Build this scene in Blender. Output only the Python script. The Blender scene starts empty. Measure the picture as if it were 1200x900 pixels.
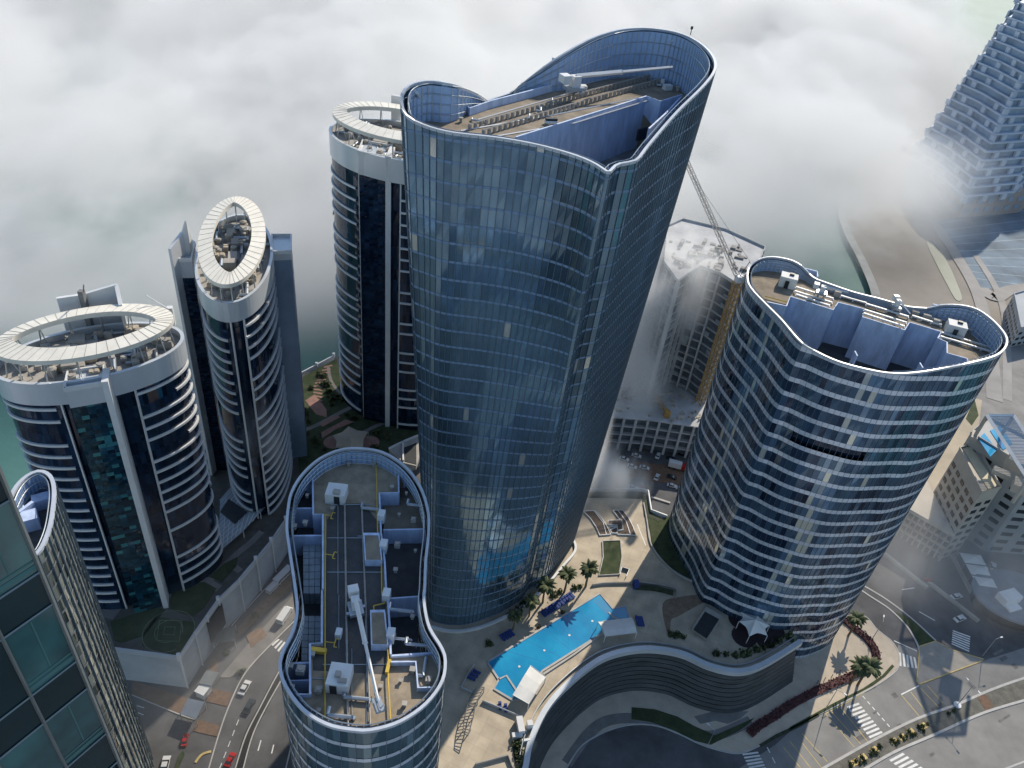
import bpy, math, random
from mathutils import Matrix, Vector
random.seed(7)
sc = bpy.context.scene
COL = sc.collection
# ------------------------------------------------------------------ camera
F, VP, H = 913.0, (450, 1650), 200.0
def _n(v):
    l = math.sqrt(sum(a*a for a in v)); return [a/l for a in v]
_d = _n([(VP[0]-600)/F, -(VP[1]-450)/F, -1])
CZ = Vector([-a for a in _d]); CY = Vector((0, 0, -1)); CY = (CY-CY.dot(CZ)*CZ).normalized(); CX = CY.cross(CZ)
cam = bpy.data.objects.new('camera', bpy.data.cameras.new('camera')); COL.objects.link(cam)
cam.matrix_world = Matrix(((CX[0], CX[1], CX[2], 0), (CY[0], CY[1], CY[2], 0), (CZ[0], CZ[1], CZ[2], H), (0, 0, 0, 1)))
cam.data.sensor_width = 36; cam.data.lens = F/1200*36; cam.data.clip_end = 20000; cam.data.clip_start = .5
sc.camera = cam
def P(x, y, z=0.0):
    """world point at height z seen at photo pixel x, y (survey helper)"""
    c = Vector(((x-600)/F, -(y-450)/F, -1)); r = Vector((CX.dot(c), CY.dot(c), CZ.dot(c)))
    t = (z-H)/r.z
    return Vector((r.x*t, r.y*t, z))
def PZ(pts, z=0.0, s=1.0, o=(0, 0)):
    return [P(p[0]/s+o[0], p[1]/s+o[1], p[2] if len(p) > 2 and p[2] is not None else z) for p in pts]
# ------------------------------------------------------------------ light
SUN_EL, SUN_AZ = math.radians(35.6), math.radians(26.5)
w = bpy.data.worlds.new('World'); sc.world = w; w.use_nodes = True
nt = w.node_tree; bg = nt.nodes['Background']; sky = nt.nodes.new('ShaderNodeTexSky')
sky.sky_type = 'NISHITA'; sky.sun_disc = False; sky.sun_elevation = SUN_EL; sky.sun_rotation = SUN_AZ
sky.dust_density = .6; sky.air_density = 1.3; sky.ozone_density = 2.5
nt.links.new(sky.outputs[0], bg.inputs[0]); bg.inputs[1].default_value = .148
ld = bpy.data.lights.new('sun', 'SUN'); ld.energy = 5.0; ld.angle = math.radians(.6); ld.color = (1, .90, .75)
lo = bpy.data.objects.new('sun', ld); COL.objects.link(lo)
sv = Vector((math.sin(SUN_AZ)*math.cos(SUN_EL), math.cos(SUN_AZ)*math.cos(SUN_EL), math.sin(SUN_EL)))
lo.rotation_euler = sv.to_track_quat('Z', 'Y').to_euler()
sc.view_settings.view_transform = 'Standard'; sc.view_settings.look = 'None'; sc.view_settings.exposure = 0
sc.cycles.max_bounces = 6; sc.cycles.diffuse_bounces = 2; sc.cycles.glossy_bounces = 3; sc.cycles.transmission_bounces = 3
sc.cycles.volume_step_rate = .7; sc.cycles.volume_bounces = 2; sc.cycles.volume_max_steps = 160; sc.cycles.use_denoising = True
sc.cycles.caustics_reflective = False; sc.cycles.sample_clamp_indirect = 6
# ------------------------------------------------------------------ materials
MATS = {}
def mat(name, col, rough=.7, metal=0.0, var=.25, scale=.35, bump=0.0, spec=.4, col2=None, detail=6, stretch=(1, 1, 1)):
    if name in MATS: return MATS[name]
    m = bpy.data.materials.new(name); m.use_nodes = True; t = m.node_tree; b = t.nodes['Principled BSDF']
    b.inputs['Roughness'].default_value = rough; b.inputs['Metallic'].default_value = metal
    b.inputs['Specular IOR Level'].default_value = spec
    g = t.nodes.new('ShaderNodeNewGeometry'); mp = t.nodes.new('ShaderNodeMapping'); mp.inputs['Scale'].default_value = tuple(scale*s for s in stretch)
    n = t.nodes.new('ShaderNodeTexNoise'); n.inputs['Detail'].default_value = detail; n.inputs['Scale'].default_value = 1; n.inputs['Roughness'].default_value = .65
    t.links.new(g.outputs['Position'], mp.inputs[0]); t.links.new(mp.outputs[0], n.inputs[0])
    r = t.nodes.new('ShaderNodeValToRGB'); r.color_ramp.elements[0].position = .3; r.color_ramp.elements[1].position = .72
    a = tuple(max(0, c*(1-var)) for c in col); c2 = col2 or tuple(min(1, c*(1+var)) for c in col)
    r.color_ramp.elements[0].color = (*a, 1); r.color_ramp.elements[1].color = (*c2, 1)
    t.links.new(n.outputs[0], r.inputs[0]); t.links.new(r.outputs[0], b.inputs['Base Color'])
    if bump:
        bp = t.nodes.new('ShaderNodeBump'); bp.inputs['Strength'].default_value = bump; bp.inputs['Distance'].default_value = .2
        t.links.new(n.outputs[0], bp.inputs['Height']); t.links.new(bp.outputs[0], b.inputs['Normal'])
    MATS[name] = m; return m
def glassmat(name, dark, mid, light, metal=.55, rough=.06, lit=.93):
    """opaque coated curtain-wall glass; the face attribute 'rnd' varies pane by pane"""
    if name in MATS: return MATS[name]
    m = bpy.data.materials.new(name); m.use_nodes = True; t = m.node_tree; b = t.nodes['Principled BSDF']
    at = t.nodes.new('ShaderNodeAttribute'); at.attribute_name = 'rnd'
    r = t.nodes.new('ShaderNodeValToRGB'); e = r.color_ramp.elements
    e[0].position = 0; e[0].color = (*[c*.3 for c in dark], 1); e[1].position = 1; e[1].color = (*light, 1)
    for p, c in ((.08, dark), (.5, mid), (.75, [x_*1.15 for x_ in mid]), (lit, [min(1, x_*1.9) for x_ in mid]), (lit+.02, light)):
        x = e.new(p); x.color = (*c, 1)
    t.links.new(at.outputs['Fac'], r.inputs[0]); t.links.new(r.outputs[0], b.inputs['Base Color'])
    b.inputs['Metallic'].default_value = metal; b.inputs['Roughness'].default_value = rough; b.inputs['Specular IOR Level'].default_value = .7
    MATS[name] = m; return m
M = dict(
    white=mat('white_paint', (.68, .69, .70), .45, var=.10, scale=.2),
    panel=mat('white_metal_panel', (.60, .64, .68), .3, metal=.25, var=.10, scale=.12, stretch=(1, 1, .3)),
    alu=mat('aluminium', (.42, .46, .5), .35, metal=.6, var=.12),
    mull=mat('mullion_metal', (.16, .22, .28), .35, metal=.5, var=.15),
    dark=mat('dark_metal', (.04, .045, .05), .5, metal=.3),
    conc=mat('concrete', (.36, .34, .31), .85, var=.25, scale=.15, bump=.2),
    concd=mat('weathered_concrete', (.20, .20, .20), .9, var=.35, scale=.2, bump=.2),
    gravel=mat('roof_gravel', (.25, .21, .16), .95, var=.42, scale=.22, bump=.3, detail=12),
    rooft=mat('roof_tiles', (.09, .09, .09), .9, var=.3, scale=.8),
    wallin=mat('roof_wall_render', (.50, .60, .80), .7, var=.24, scale=.6, stretch=(1, 1, .25)),  # blue of the shaded walls is tinted into this colour; streaks are stains
    asphalt=mat('asphalt', (.10, .10, .104), .9, var=.42, scale=.1, bump=.1, detail=12),
    asphl=mat('worn_asphalt', (.23, .225, .215), .9, var=.22, scale=.1),
    paving=mat('paving', (.42, .36, .28), .85, var=.16, scale=.12),
    paveg=mat('grey_paving', (.20, .19, .18), .85, var=.25, scale=.2),
    brick=mat('brown_pavers', (.17, .105, .07), .9, var=.35, scale=.8),
    pink=mat('pink_pavers', (.30, .17, .14), .9, var=.2, scale=.5),
    kerb=mat('kerb_stone', (.45, .44, .42), .8, var=.15),
    paint=mat('road_paint', (.70, .70, .68), .7, var=.2, scale=.6),
    yellow=mat('yellow_paint', (.62, .42, .06), .6, var=.2, scale=.6),
    yline=mat('yellow_road_paint', (.55, .42, .16), .7, var=.25, scale=.6),
    grass=mat('lawn', (.035, .065, .025), .95, var=.4, scale=.35, col2=(.07, .085, .04), bump=.3),
    leaf=mat('leaf', (.045, .075, .03), .7, var=.4, scale=.9, col2=(.10, .12, .05)),
    dleaf=mat('dark_leaf', (.02, .035, .02), .8, var=.4, scale=.9, col2=(.05, .065, .035)),
    red=mat('red_hedge_leaf', (.07, .022, .028), .8, var=.4, scale=1.2, col2=(.12, .045, .045)),
    trunk=mat('palm_trunk', (.16, .11, .07), .9, var=.3, scale=2),
    rust=mat('orange_scaffold', (.38, .19, .05), .6, var=.4, scale=.8, col2=(.5, .33, .1)),
    sand=mat('sand', (.27, .245, .215), .95, var=.2, scale=.02, detail=9),
    sandl=mat('light_sand', (.42, .36, .27), .95, var=.18, scale=.05, detail=9),
    beige=mat('beige_render', (.46, .42, .36), .8, var=.12, scale=.1),
    terra=mat('peach_render', (.42, .31, .25), .85, var=.12, scale=.05),
    cloth=mat('white_canvas', (.72, .72, .70), .8, var=.06, scale=.5),
    tan=mat('tan_canvas', (.40, .34, .27), .8, var=.1, scale=.5),
    bluec=mat('blue_fabric', (.03, .06, .22), .8, var=.15),
    soil=mat('dark_soil', (.05, .03, .025), .95, var=.3, scale=2),
    carw=mat('car_white', (.62, .63, .64), .25, var=.03), carr=mat('car_red', (.4, .02, .02), .25, var=.05),
    card=mat('car_dark', (.03, .04, .05), .25, var=.05), carg=mat('car_grey', (.2, .21, .22), .25, var=.05),
    glassc=mat('car_glass', (.02, .025, .03), .08, var=.05), tyre=mat('tyre_rubber', (.02, .02, .02), .9),
)
M['tanm'] = mat('sun_bleached_metal', (.46, .40, .32), .6, metal=.1, var=.3, scale=.5)
def poolmat(name, c1, c2):
    m = bpy.data.materials.new(name); m.use_nodes = True; t = m.node_tree; b = t.nodes['Principled BSDF']
    g = t.nodes.new('ShaderNodeNewGeometry'); n = t.nodes.new('ShaderNodeTexNoise'); n.inputs['Scale'].default_value = .1; n.inputs['Detail'].default_value = 4
    t.links.new(g.outputs['Position'], n.inputs[0]); r = t.nodes.new('ShaderNodeValToRGB')
    r.color_ramp.elements[0].position = .35; r.color_ramp.elements[1].position = .65
    r.color_ramp.elements[0].color = (*c1, 1); r.color_ramp.elements[1].color = (*c2, 1); t.links.new(n.outputs[0], r.inputs[0]); t.links.new(r.outputs[0], b.inputs['Base Color'])
    n2 = t.nodes.new('ShaderNodeTexNoise'); n2.inputs['Scale'].default_value = 1.4; n2.inputs['Detail'].default_value = 3; t.links.new(g.outputs['Position'], n2.inputs[0])
    bp = t.nodes.new('ShaderNodeBump'); bp.inputs['Strength'].default_value = .25; bp.inputs['Distance'].default_value = .1; t.links.new(n2.outputs[0], bp.inputs['Height']); t.links.new(bp.outputs[0], b.inputs['Normal'])
    b.inputs['Roughness'].default_value = .08
    return m
M['pool'] = poolmat('pool_water', (.02, .22, .46), (.03, .34, .60))
def tiles(name, c1, c2, sz, rough=.85):
    m = bpy.data.materials.new(name); m.use_nodes = True; t = m.node_tree; b = t.nodes['Principled BSDF']; b.inputs['Roughness'].default_value = rough
    g = t.nodes.new('ShaderNodeNewGeometry'); mp = t.nodes.new('ShaderNodeMapping'); mp.inputs['Rotation'].default_value = (0, 0, .35); t.links.new(g.outputs['Position'], mp.inputs[0])
    k = t.nodes.new('ShaderNodeTexBrick'); k.offset = 0; k.inputs['Scale'].default_value = 1; k.inputs['Brick Width'].default_value = sz; k.inputs['Row Height'].default_value = sz
    k.inputs['Mortar Size'].default_value = sz*.02; k.inputs['Color1'].default_value = (*c1, 1); k.inputs['Color2'].default_value = (*c2, 1); k.inputs['Mortar'].default_value = (*[c*.82 for c in c1], 1)
    t.links.new(mp.outputs[0], k.inputs[0])
    n = t.nodes.new('ShaderNodeTexNoise'); n.inputs['Scale'].default_value = .25; n.inputs['Detail'].default_value = 8; t.links.new(g.outputs['Position'], n.inputs[0])
    r = t.nodes.new('ShaderNodeMapRange'); r.inputs[1].default_value = .3; r.inputs[2].default_value = .75; r.inputs[3].default_value = .72; r.inputs[4].default_value = 1.12; t.links.new(n.outputs[0], r.inputs[0])
    x = t.nodes.new('ShaderNodeVectorMath'); x.operation = 'SCALE'; t.links.new(k.outputs[0], x.inputs[0]); t.links.new(r.outputs[0], x.inputs['Scale']); t.links.new(x.outputs[0], b.inputs['Base Color'])
    return m
M['deck'] = tiles('deck_paving', (.54, .46, .35), (.50, .43, .33), 3.2)
M['rdeck'] = tiles('roof_paving', (.075, .075, .078), (.095, .092, .09), 1.5)
M['egravel'] = mat('sandy_roof_gravel', (.31, .255, .185), .95, var=.4, scale=.3, bump=.3, detail=12)
M['crownp'] = mat('crown_panel', (.34, .48, .72), .35, var=.15, scale=.15)  # brightness of backlit glass is put into the panel colour
M['bpave'] = tiles('brown_paving', (.17, .105, .07), (.22, .15, .10), .9)
# ------------------------------------------------------------------ mesh builder
class MB:
    def __init__(s): s.v = []; s.f = []; s.r = []; s.mi = []; s.cur = 0; s.pc = []; s.k = 0; s.lock = False
    def face(s, pts, r=None):
        i = len(s.v); s.v += [tuple(p) for p in pts]; s.f.append(tuple(range(i, i+len(pts)))); s.r.append(random.random() if r is None else r); s.mi.append(s.cur); s.pc.append(s.k)
    def nxt(s):
        if not s.lock: s.k += 1
    def prism(s, poly, z0, z1, top=True, bot=False, scale=1.0):
        s.nxt()
        n = len(poly)
        a = sum(poly[i][0]*poly[(i+1) % n][1]-poly[(i+1) % n][0]*poly[i][1] for i in range(n))
        if a < 0: poly = list(reversed(poly))
        cx = sum(p[0] for p in poly)/n; cy = sum(p[1] for p in poly)/n
        lo_ = [(cx+(p[0]-cx)*scale, cy+(p[1]-cy)*scale, z0) for p in poly]; hi = [(p[0], p[1], z1) for p in poly]
        for i in range(n):
            j = (i+1) % n; s.face([lo_[i], lo_[j], hi[j], hi[i]])
        if top: s.face(hi)
        if bot: s.face(list(reversed(lo_)))
    def box(s, c, dx, dy, z0, z1, a=0.0):
        ca, sa = math.cos(a), math.sin(a)
        s.prism([(c[0]+ca*x-sa*y, c[1]+sa*x+ca*y) for x, y in ((-dx/2, -dy/2), (dx/2, -dy/2), (dx/2, dy/2), (-dx/2, dy/2))], z0, z1, bot=True)
    def tube(s, p, q, r, n=4, r2=None):
        s.nxt()
        p = Vector(p); q = Vector(q); d = (q-p)
        if d.length < 1e-6: return
        d.normalize(); u = d.orthogonal().normalized() if abs(d.z) < .99 else Vector((1, 0, 0)); v = d.cross(u); r2 = r if r2 is None else r2
        a = [p+(u*math.cos(2*math.pi*i/n+.785)+v*math.sin(2*math.pi*i/n+.785))*r for i in range(n)]
        b = [q+(u*math.cos(2*math.pi*i/n+.785)+v*math.sin(2*math.pi*i/n+.785))*r2 for i in range(n)]
        for i in range(n):
            j = (i+1) % n; s.face([a[i], a[j], b[j], b[i]])
        s.face(list(reversed(a))); s.face(b)
    def path(s, pts, r, n=4):
        s.k += 1; s.lock = True
        for i in range(len(pts)-1): s.tube(pts[i], pts[i+1], r, n)
        s.lock = False
    def wall(s, pts, z0, z1, th=.4):
        """upright wall along an open path of xy points"""
        n = len(pts); L = []; R = []
        for i in range(n):
            a = Vector(pts[max(0, i-1)][:2]); b = Vector(pts[min(n-1, i+1)][:2]); d = (b-a).normalized(); nn = Vector((-d.y, d.x))*th/2; p = Vector(pts[i][:2])
            L.append(p+nn); R.append(p-nn)
        s.ribbon_solid(L, R, z0, z1)
    def ribbon_solid(s, L, R, z0, z1):
        s.nxt()
        n = len(L)
        for i in range(n-1):
            l0, l1, r0, r1 = L[i], L[i+1], R[i], R[i+1]
            s.face([(r0.x, r0.y, z1), (r1.x, r1.y, z1), (l1.x, l1.y, z1), (l0.x, l0.y, z1)])
            s.face([(r0.x, r0.y, z0), (r1.x, r1.y, z0), (r1.x, r1.y, z1), (r0.x, r0.y, z1)])
            s.face([(l1.x, l1.y, z0), (l0.x, l0.y, z0), (l0.x, l0.y, z1), (l1.x, l1.y, z1)])
        for k in (0, n-1):
            s.face([(L[k].x, L[k].y, z0), (R[k].x, R[k].y, z0), (R[k].x, R[k].y, z1), (L[k].x, L[k].y, z1)])
    def flat(s, pts, w_, z):
        s.nxt()
        n = len(pts); L = []; R = []
        for i in range(n):
            a = Vector(pts[max(0, i-1)][:2]); b = Vector(pts[min(n-1, i+1)][:2]); d = (b-a).normalized(); nn = Vector((-d.y, d.x))*w_/2; p = Vector(pts[i][:2])
            L.append(p+nn); R.append(p-nn)
        for i in range(n-1): s.face([(R[i].x, R[i].y, z), (R[i+1].x, R[i+1].y, z), (L[i+1].x, L[i+1].y, z), (L[i].x, L[i].y, z)])
    def build(s, name, m, parent=None, smooth=False, kind=None):
        me = bpy.data.meshes.new(name); me.from_pydata(s.v, [], s.f)
        ms = m if isinstance(m, (list, tuple)) else [m]
        for x in ms: me.materials.append(x)
        if len(ms) > 1: me.polygons.foreach_set('material_index', s.mi)
        at = me.attributes.new('rnd', 'FLOAT', 'FACE'); at.data.foreach_set('value', s.r)
        if smooth: me.polygons.foreach_set('use_smooth', [True]*len(s.f))
        me.update()
        o = bpy.data.objects.new(name, me); COL.objects.link(o)
        if parent is not None: o.parent = parent; o.matrix_parent_inverse = parent.matrix_world.inverted() if False else Matrix.Translation(-parent.location)
        if kind: o['kind'] = kind
        return o
def each(b, name, m, parent=None, kind=None):
    """every primitive of the builder becomes a mesh of its own"""
    out = []
    for k in sorted(set(b.pc)):
        c = MB()
        for f, r, p, mi in zip(b.f, b.r, b.pc, b.mi):
            if p == k: c.cur = mi; c.face([b.v[i] for i in f], r)
        out.append(c.build(name, m, parent, kind=kind))
    return out
def thing(name, label, cat, loc=(0, 0, 0), group=None):
    o = bpy.data.objects.new(name, None); COL.objects.link(o); o.location = loc; o['label'] = label; o['category'] = cat; o.empty_display_size = .5
    if group: o['group'] = group
    return o
def tag(o, label, cat, group=None, kind=None):
    o['label'] = label; o['category'] = cat
    if group: o['group'] = group
    if kind: o['kind'] = kind
    return o
def dup(root, loc, rz=0.0, label=None, scale=1.0):
    r = root.copy(); COL.objects.link(r); r.location = loc; r.rotation_euler = (0, 0, rz); r.scale = (scale,)*3
    if label: r['label'] = label
    for ch in list(root.children):
        c = ch.copy(); COL.objects.link(c); c.parent = r
        for g in ch.children:
            d = g.copy(); COL.objects.link(d); d.parent = c
    return r
def poly(name, pts, z0, z1, m, parent=None, kind=None, scale=1.0):
    b = MB(); b.prism([(p[0], p[1]) for p in pts], z0, z1, scale=scale); return b.build(name, m, parent, kind=kind)
def smoothopen(pts, sub=8):
    out = []
    n = len(pts)
    for i in range(n-1):
        p0 = pts[max(0, i-1)]; p1 = pts[i]; p2 = pts[i+1]; p3 = pts[min(n-1, i+2)]
        for k in range(sub):
            t = k/sub; out.append(.5*((2*p1)+(p2-p0)*t+(2*p0-5*p1+4*p2-p3)*t*t+(3*p1-p0-3*p2+p3)*t**3))
    out.append(pts[-1]); return out
def smoothclosed(pts, corners=(), sub=10):
    n = len(pts); out = []
    for i in range(n):
        p0 = pts[i-1]; p1 = pts[i]; p2 = pts[(i+1) % n]; p3 = pts[(i+2) % n]
        if i in corners: p0 = 2*p1-p2
        if (i+1) % n in corners: p3 = 2*p2-p1
        for k in range(sub):
            t = k/sub; out.append(.5*((2*p1)+(p2-p0)*t+(2*p0-5*p1+4*p2-p3)*t*t+(3*p1-p0-3*p2+p3)*t**3))
    a = sum(out[i].x*out[(i+1) % len(out)].y-out[(i+1) % len(out)].x*out[i].y for i in range(len(out)))
    return out if a > 0 else list(reversed(out))
def resample(pts, w_):
    n = len(pts); seg = [(pts[(i+1) % n].xy-pts[i].xy).length for i in range(n)]; L = sum(seg); N = max(8, round(L/w_)); out = []; i = 0; acc = 0
    for k in range(N):
        d = L*k/N
        while acc+seg[i] < d and i < n-1: acc += seg[i]; i += 1
        t = (d-acc)/max(seg[i], 1e-9); out.append(pts[i].lerp(pts[(i+1) % n], min(1, t)))
    return out
def normals(pts):
    n = len(pts); r = []
    for i in range(n):
        d = (pts[(i+1) % n].xy-pts[i-1].xy).normalized(); r.append(Vector((d.y, -d.x, 0)))
    return r
# ------------------------------------------------------------------ curtain-wall tower
def curtain(root, pts, z0, fh, sp, gm, sm, mm, bots=None, jit=.02, mw=.07, mout=.16, every=1, sout=.05, rndf=None, ztop_ref=None, slot=None, mid=False, cap=None, rimw=.4, rimmat=None):
    """pts: closed ring of rim points (z = rim height). bots: ring at z0."""
    n = len(pts); N = normals(pts); bots = bots or pts
    def at(i, z):
        i %= n; zt = pts[i].z; t = (z-z0)/(zt-z0); b = bots[i]; p = pts[i]
        return Vector((b.x+(p.x-b.x)*t, b.y+(p.y-b.y)*t, z))
    G = MB(); S = MB(); U = MB()
    nf = int((max(p.z for p in pts)-z0)/fh)+2
    for i in range(n):
        j = (i+1) % n; nn = (N[i]+N[j]).normalized(); hi = min(pts[i].z, pts[j].z)
        for k in range(nf):
            za = z0+k*fh; zb = za+sp; zc = za+fh
            if za >= max(pts[i].z, pts[j].z)-.05: break
            ci = min(zc, pts[i].z); cj = min(zc, pts[j].z); bi = min(zb, pts[i].z); bj = min(zb, pts[j].z)
            if ci-bi > .05 or cj-bj > .05:
                v = [at(i, bi), at(j, bj), at(j, cj), at(i, ci)]
                off = -1.0 if (slot and slot(i, k)) else 0
                v = [p+nn*(random.uniform(-jit, jit)+off) for p in v]
                G.face(v, .055 if off else (rndf(i, k) if rndf else random.uniform(.06, .9)))
            e = nn*sout
            if sp > 0 and bi-za > .02:
                S.face([at(i, za)+e, at(j, za)+e, at(j, bj)+e, at(i, bi)+e])
                if sout > .1:
                    S.face([at(i, bi)+e, at(j, bj)+e, at(j, bj), at(i, bi)]); S.face([at(i, za), at(j, za), at(j, za)+e, at(i, za)+e])
        if mw and i % every == 0:
            p0 = at(i, z0); p1 = at(i, pts[i].z-.02); t_ = Vector((-N[i].y, N[i].x, 0))*mw/2; o_ = N[i]*mout
            q = [p0-t_, p0-t_+o_, p0+t_+o_, p0+t_]; r = [p1-t_, p1-t_+o_, p1+t_+o_, p1+t_]
            for k in range(3): U.face([q[k], q[k+1], r[k+1], r[k]])
    G.build('glass_facade', gm, root)
    if sp > 0: S.build('spandrel_bands', sm, root)
    if mw: U.build('mullions', mm, root)
    R = MB()
    for i in range(n):
        j = (i+1) % n
        a, b = pts[i]+N[i]*.14, pts[j]+N[j]*.14; c, d = pts[j]-N[j]*rimw, pts[i]-N[i]*rimw; u = Vector((0, 0, .22)); dn = Vector((0, 0, -.3))
        R.face([a+u, b+u, c+u, d+u]); R.face([a+dn, b+dn, b+u, a+u]); R.face([d+u, c+u, c+dn, d+dn]); R.face([d+dn, c+dn, b+dn, a+dn])
    R.build('rim', rimmat or M['alu'], root)
    return at, N
def crown(root, pts, N, zd, pm, fm, off=1.0, rails=(0.0, .2, .4, .6, .8, 1.0), every=1):
    """lattice lining of the glass crown above the roof deck"""
    A = MB(); B = MB(); n = len(pts)
    for i in range(n):
        j = (i+1) % n
        if pts[i].z-zd < 1.2 and pts[j].z-zd < 1.2:
            a = pts[i]-N[i]*off*.9; b = pts[j]-N[j]*off*.9
            A.face([(b.x, b.y, zd-.2), (a.x, a.y, zd-.2), (a.x, a.y, pts[i].z-.3), (b.x, b.y, pts[j].z-.3)]); continue
        a = pts[i]-N[i]*off; b = pts[j]-N[j]*off
        for t0, t1 in zip(rails[:-1], rails[1:]):
            ha, hb = pts[i].z-.36-zd, pts[j].z-.36-zd
            A.face([(b.x, b.y, zd+hb*t0), (a.x, a.y, zd+ha*t0), (a.x, a.y, zd+ha*t1), (b.x, b.y, zd+hb*t1)])
        a2 = pts[i]-N[i]*(off+.15); b2 = pts[j]-N[j]*(off+.15)
        for t in rails:
            B.tube((a2.x, a2.y, zd+(pts[i].z-zd)*t), (b2.x, b2.y, zd+(pts[j].z-zd)*t), .09)
        if i % every == 0: B.tube((a2.x, a2.y, zd), (a2.x, a2.y, pts[i].z-.4), .07)
    A.build('crown_panels', pm, root); B.build('crown_frame', fm, root)
def inset(pts, N, d, z=None):
    return [Vector((p.x-k.x*d, p.y-k.y*d, p.z if z is None else z)) for p, k in zip(pts, N)]
GL = dict(
    sky=glassmat('sky_tower_glass', (.045, .085, .125), (.16, .27, .37), (.62, .66, .64), .6, .09, .945),
    sun=glassmat('sun_tower_glass', (.014, .034, .075), (.07, .13, .21), (.62, .66, .60), .5, .06, .93),
    gate=glassmat('peanut_tower_glass', (.04, .08, .10), (.09, .15, .18), (.32, .42, .44), .5, .05, .92),
    ring=glassmat('ring_tower_glass', (.004, .013, .034), (.009, .025, .055), (.03, .07, .10), .3, .06, .96),
    teal=glassmat('teal_glass', (.004, .022, .04), (.008, .05, .085), (.05, .24, .28), .4, .07, .84),  # lightest tone paints small teal glints on scattered panes
    slim=glassmat('slim_tower_glass', (.12, .15, .14), (.36, .40, .36), (.75, .78, .68), .6, .12, .7),  # pale tones carry painted glints of reflected light
    crown=glassmat('crown_glass', (.16, .27, .45), (.30, .46, .72), (.72, .80, .88), .05, .3, .75),
)
M['span'] = mat('blue_spandrel', (.17, .27, .42), .35, metal=.1, var=.15, scale=.1)
M['span2'] = mat('pale_blue_spandrel', (.64, .70, .80), .22, metal=.3, var=.18, scale=.1)
M['rimblue'] = mat('rim_metal', (.50, .54, .60), .4, metal=.1, var=.12)
# ------------------------------------------------------------------ rooftop furniture
def bmu(name, label, base, zt, jib, tipdrop, m=M['white'], cradle=True, s=1.0, mast=2.4):
    """roof crane for window cleaning: bogie, turret, jib, cradle"""
    t = thing(name, label, 'roof crane', (base[0], base[1], zt))
    d = Vector((jib[0]-base[0], jib[1]-base[1], 0)); a = math.atan2(d.y, d.x)
    b = MB(); b.box(base, 3.2*s, 2.6*s, zt+.5, zt+1.1, a)
    for sx in (-1, 1):
        for sy in (-1, 1): b.box((base[0]+sx*1.2*s, base[1]+sy*1.0*s), .5, .5, zt+.05, zt+.55, a)
    b.build('bogie', M['alu'], t)
    b = MB(); b.box(base, 1.5*s, 1.5*s, zt+1.1, zt+1.1+mast, a); b.build('turret', m, t)
    u = d.normalized(); bk = Vector((base[0], base[1], 0))-u*2.2*s
    b = MB(); b.box(bk, 1.6*s, 1.9*s, zt+1.0+mast*.5, zt+1.4+mast, a); b.build('counterweight', m, t)
    b = MB(); p = Vector((base[0], base[1], zt+1.0+mast)); q = Vector((jib[0], jib[1], zt+1.0+mast+tipdrop)); mid = p.lerp(q, .45)
    b.tube(p, mid, .42*s); b.tube(mid, q, .28*s); b.tube(mid+Vector((0, 0, -.1)), mid.lerp(q, .03), .5*s); b.build('jib', m, t)
    if cradle:
        b = MB(); b.box(q, 2.6*s, 1.5*s, q.z-1.3, q.z-.9, a+.1)
        for sx in (-1.2, 1.2):
            for sy in (-.65, .65): b.tube((q.x+sx*s, q.y+sy*s, q.z-.9), (q.x+sx*s, q.y+sy*s, q.z+.1), .07)
        b.box(q, 2.8*s, .25, q.z+.1, q.z+.35, a+.1); b.box((q.x, q.y-.4*s), 2.4*s, .3, q.z-.5, q.z-.2, a+.1); b.build('cradle', M['alu'], t)
    return t
def rails(root, p, q, z, gap=2.0, seg=1.6, ped=.9, bw=.5):
    """pair of crane rails on concrete pedestals"""
    p = Vector((p[0], p[1], 0)); q = Vector((q[0], q[1], 0)); d = q-p; L = d.length; u = d.normalized(); n = Vector((-u.y, u.x, 0)); a = math.atan2(u.y, u.x)
    for s in (-1, 1):
        b = MB()
        k = 0
        while k*seg < L:
            c = p+u*(k*seg+.3)+n*gap/2*s; b.box(c, .45, bw, z, z+ped, a); k += 1
        b.tube(p+n*gap/2*s+Vector((0, 0, z+ped+.1)), q+n*gap/2*s+Vector((0, 0, z+ped+.1)), .14); b.build('crane_rail', M['conc'], root)
UNIT = {}
def unit_mesh(kind):
    if kind in UNIT: return UNIT[kind]
    b = MB()
    if kind == 'air_handling_unit':
        b.box((0, 0), 2.4, 1.5, .15, 1.4); b.box((.6, 0), .8, 1.2, 1.4, 1.6); b.box((-.6, 0), .8, 1.2, 1.4, 1.6); b.box((1.3, .2), .5, .9, .3, 1.0)
    elif kind == 'cooling_unit':
        b.box((0, 0), 1.8, 1.8, .2, 1.7)
        ring = [(math.cos(t*.785)*.7, math.sin(t*.785)*.7) for t in range(8)]; b.prism(ring, 1.7, 1.95)
    elif kind == 'duct':
        b.tube((-2.4, 0, .7), (2.4, 0, .7), .4, 8); b.tube((2.4, 0, .7), (2.4, 0, 0), .4, 8); b.tube((-2.4, 0, .7), (-2.4, 1.6, .7), .4, 8); b.box((0, 0), .2, .9, 0, .4)
    elif kind == 'tank':
        b.tube((0, 0, 0), (0, 0, 1.7), .9, 12); b.tube((0, 0, 1.7), (0, 0, 2.0), .9, 12, .3)
    elif kind == 'vent_hood':
        b.box((0, 0), .7, .7, 0, 1.1); b.box((0, 0), 1.1, 1.1, 1.1, 1.3)
    me = b.build(kind, M['conc'] if kind in ('tank',) else M['white']); o = me; o.data.materials[0] = {'tank': M['conc'], 'duct': M['alu'], 'air_handling_unit': M['tanm'], 'cooling_unit': M['conc'], 'vent_hood': M['conc']}[kind]; UNIT[kind] = o.data; COL.objects.unlink(o); bpy.data.objects.remove(o); return UNIT[kind]
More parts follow.
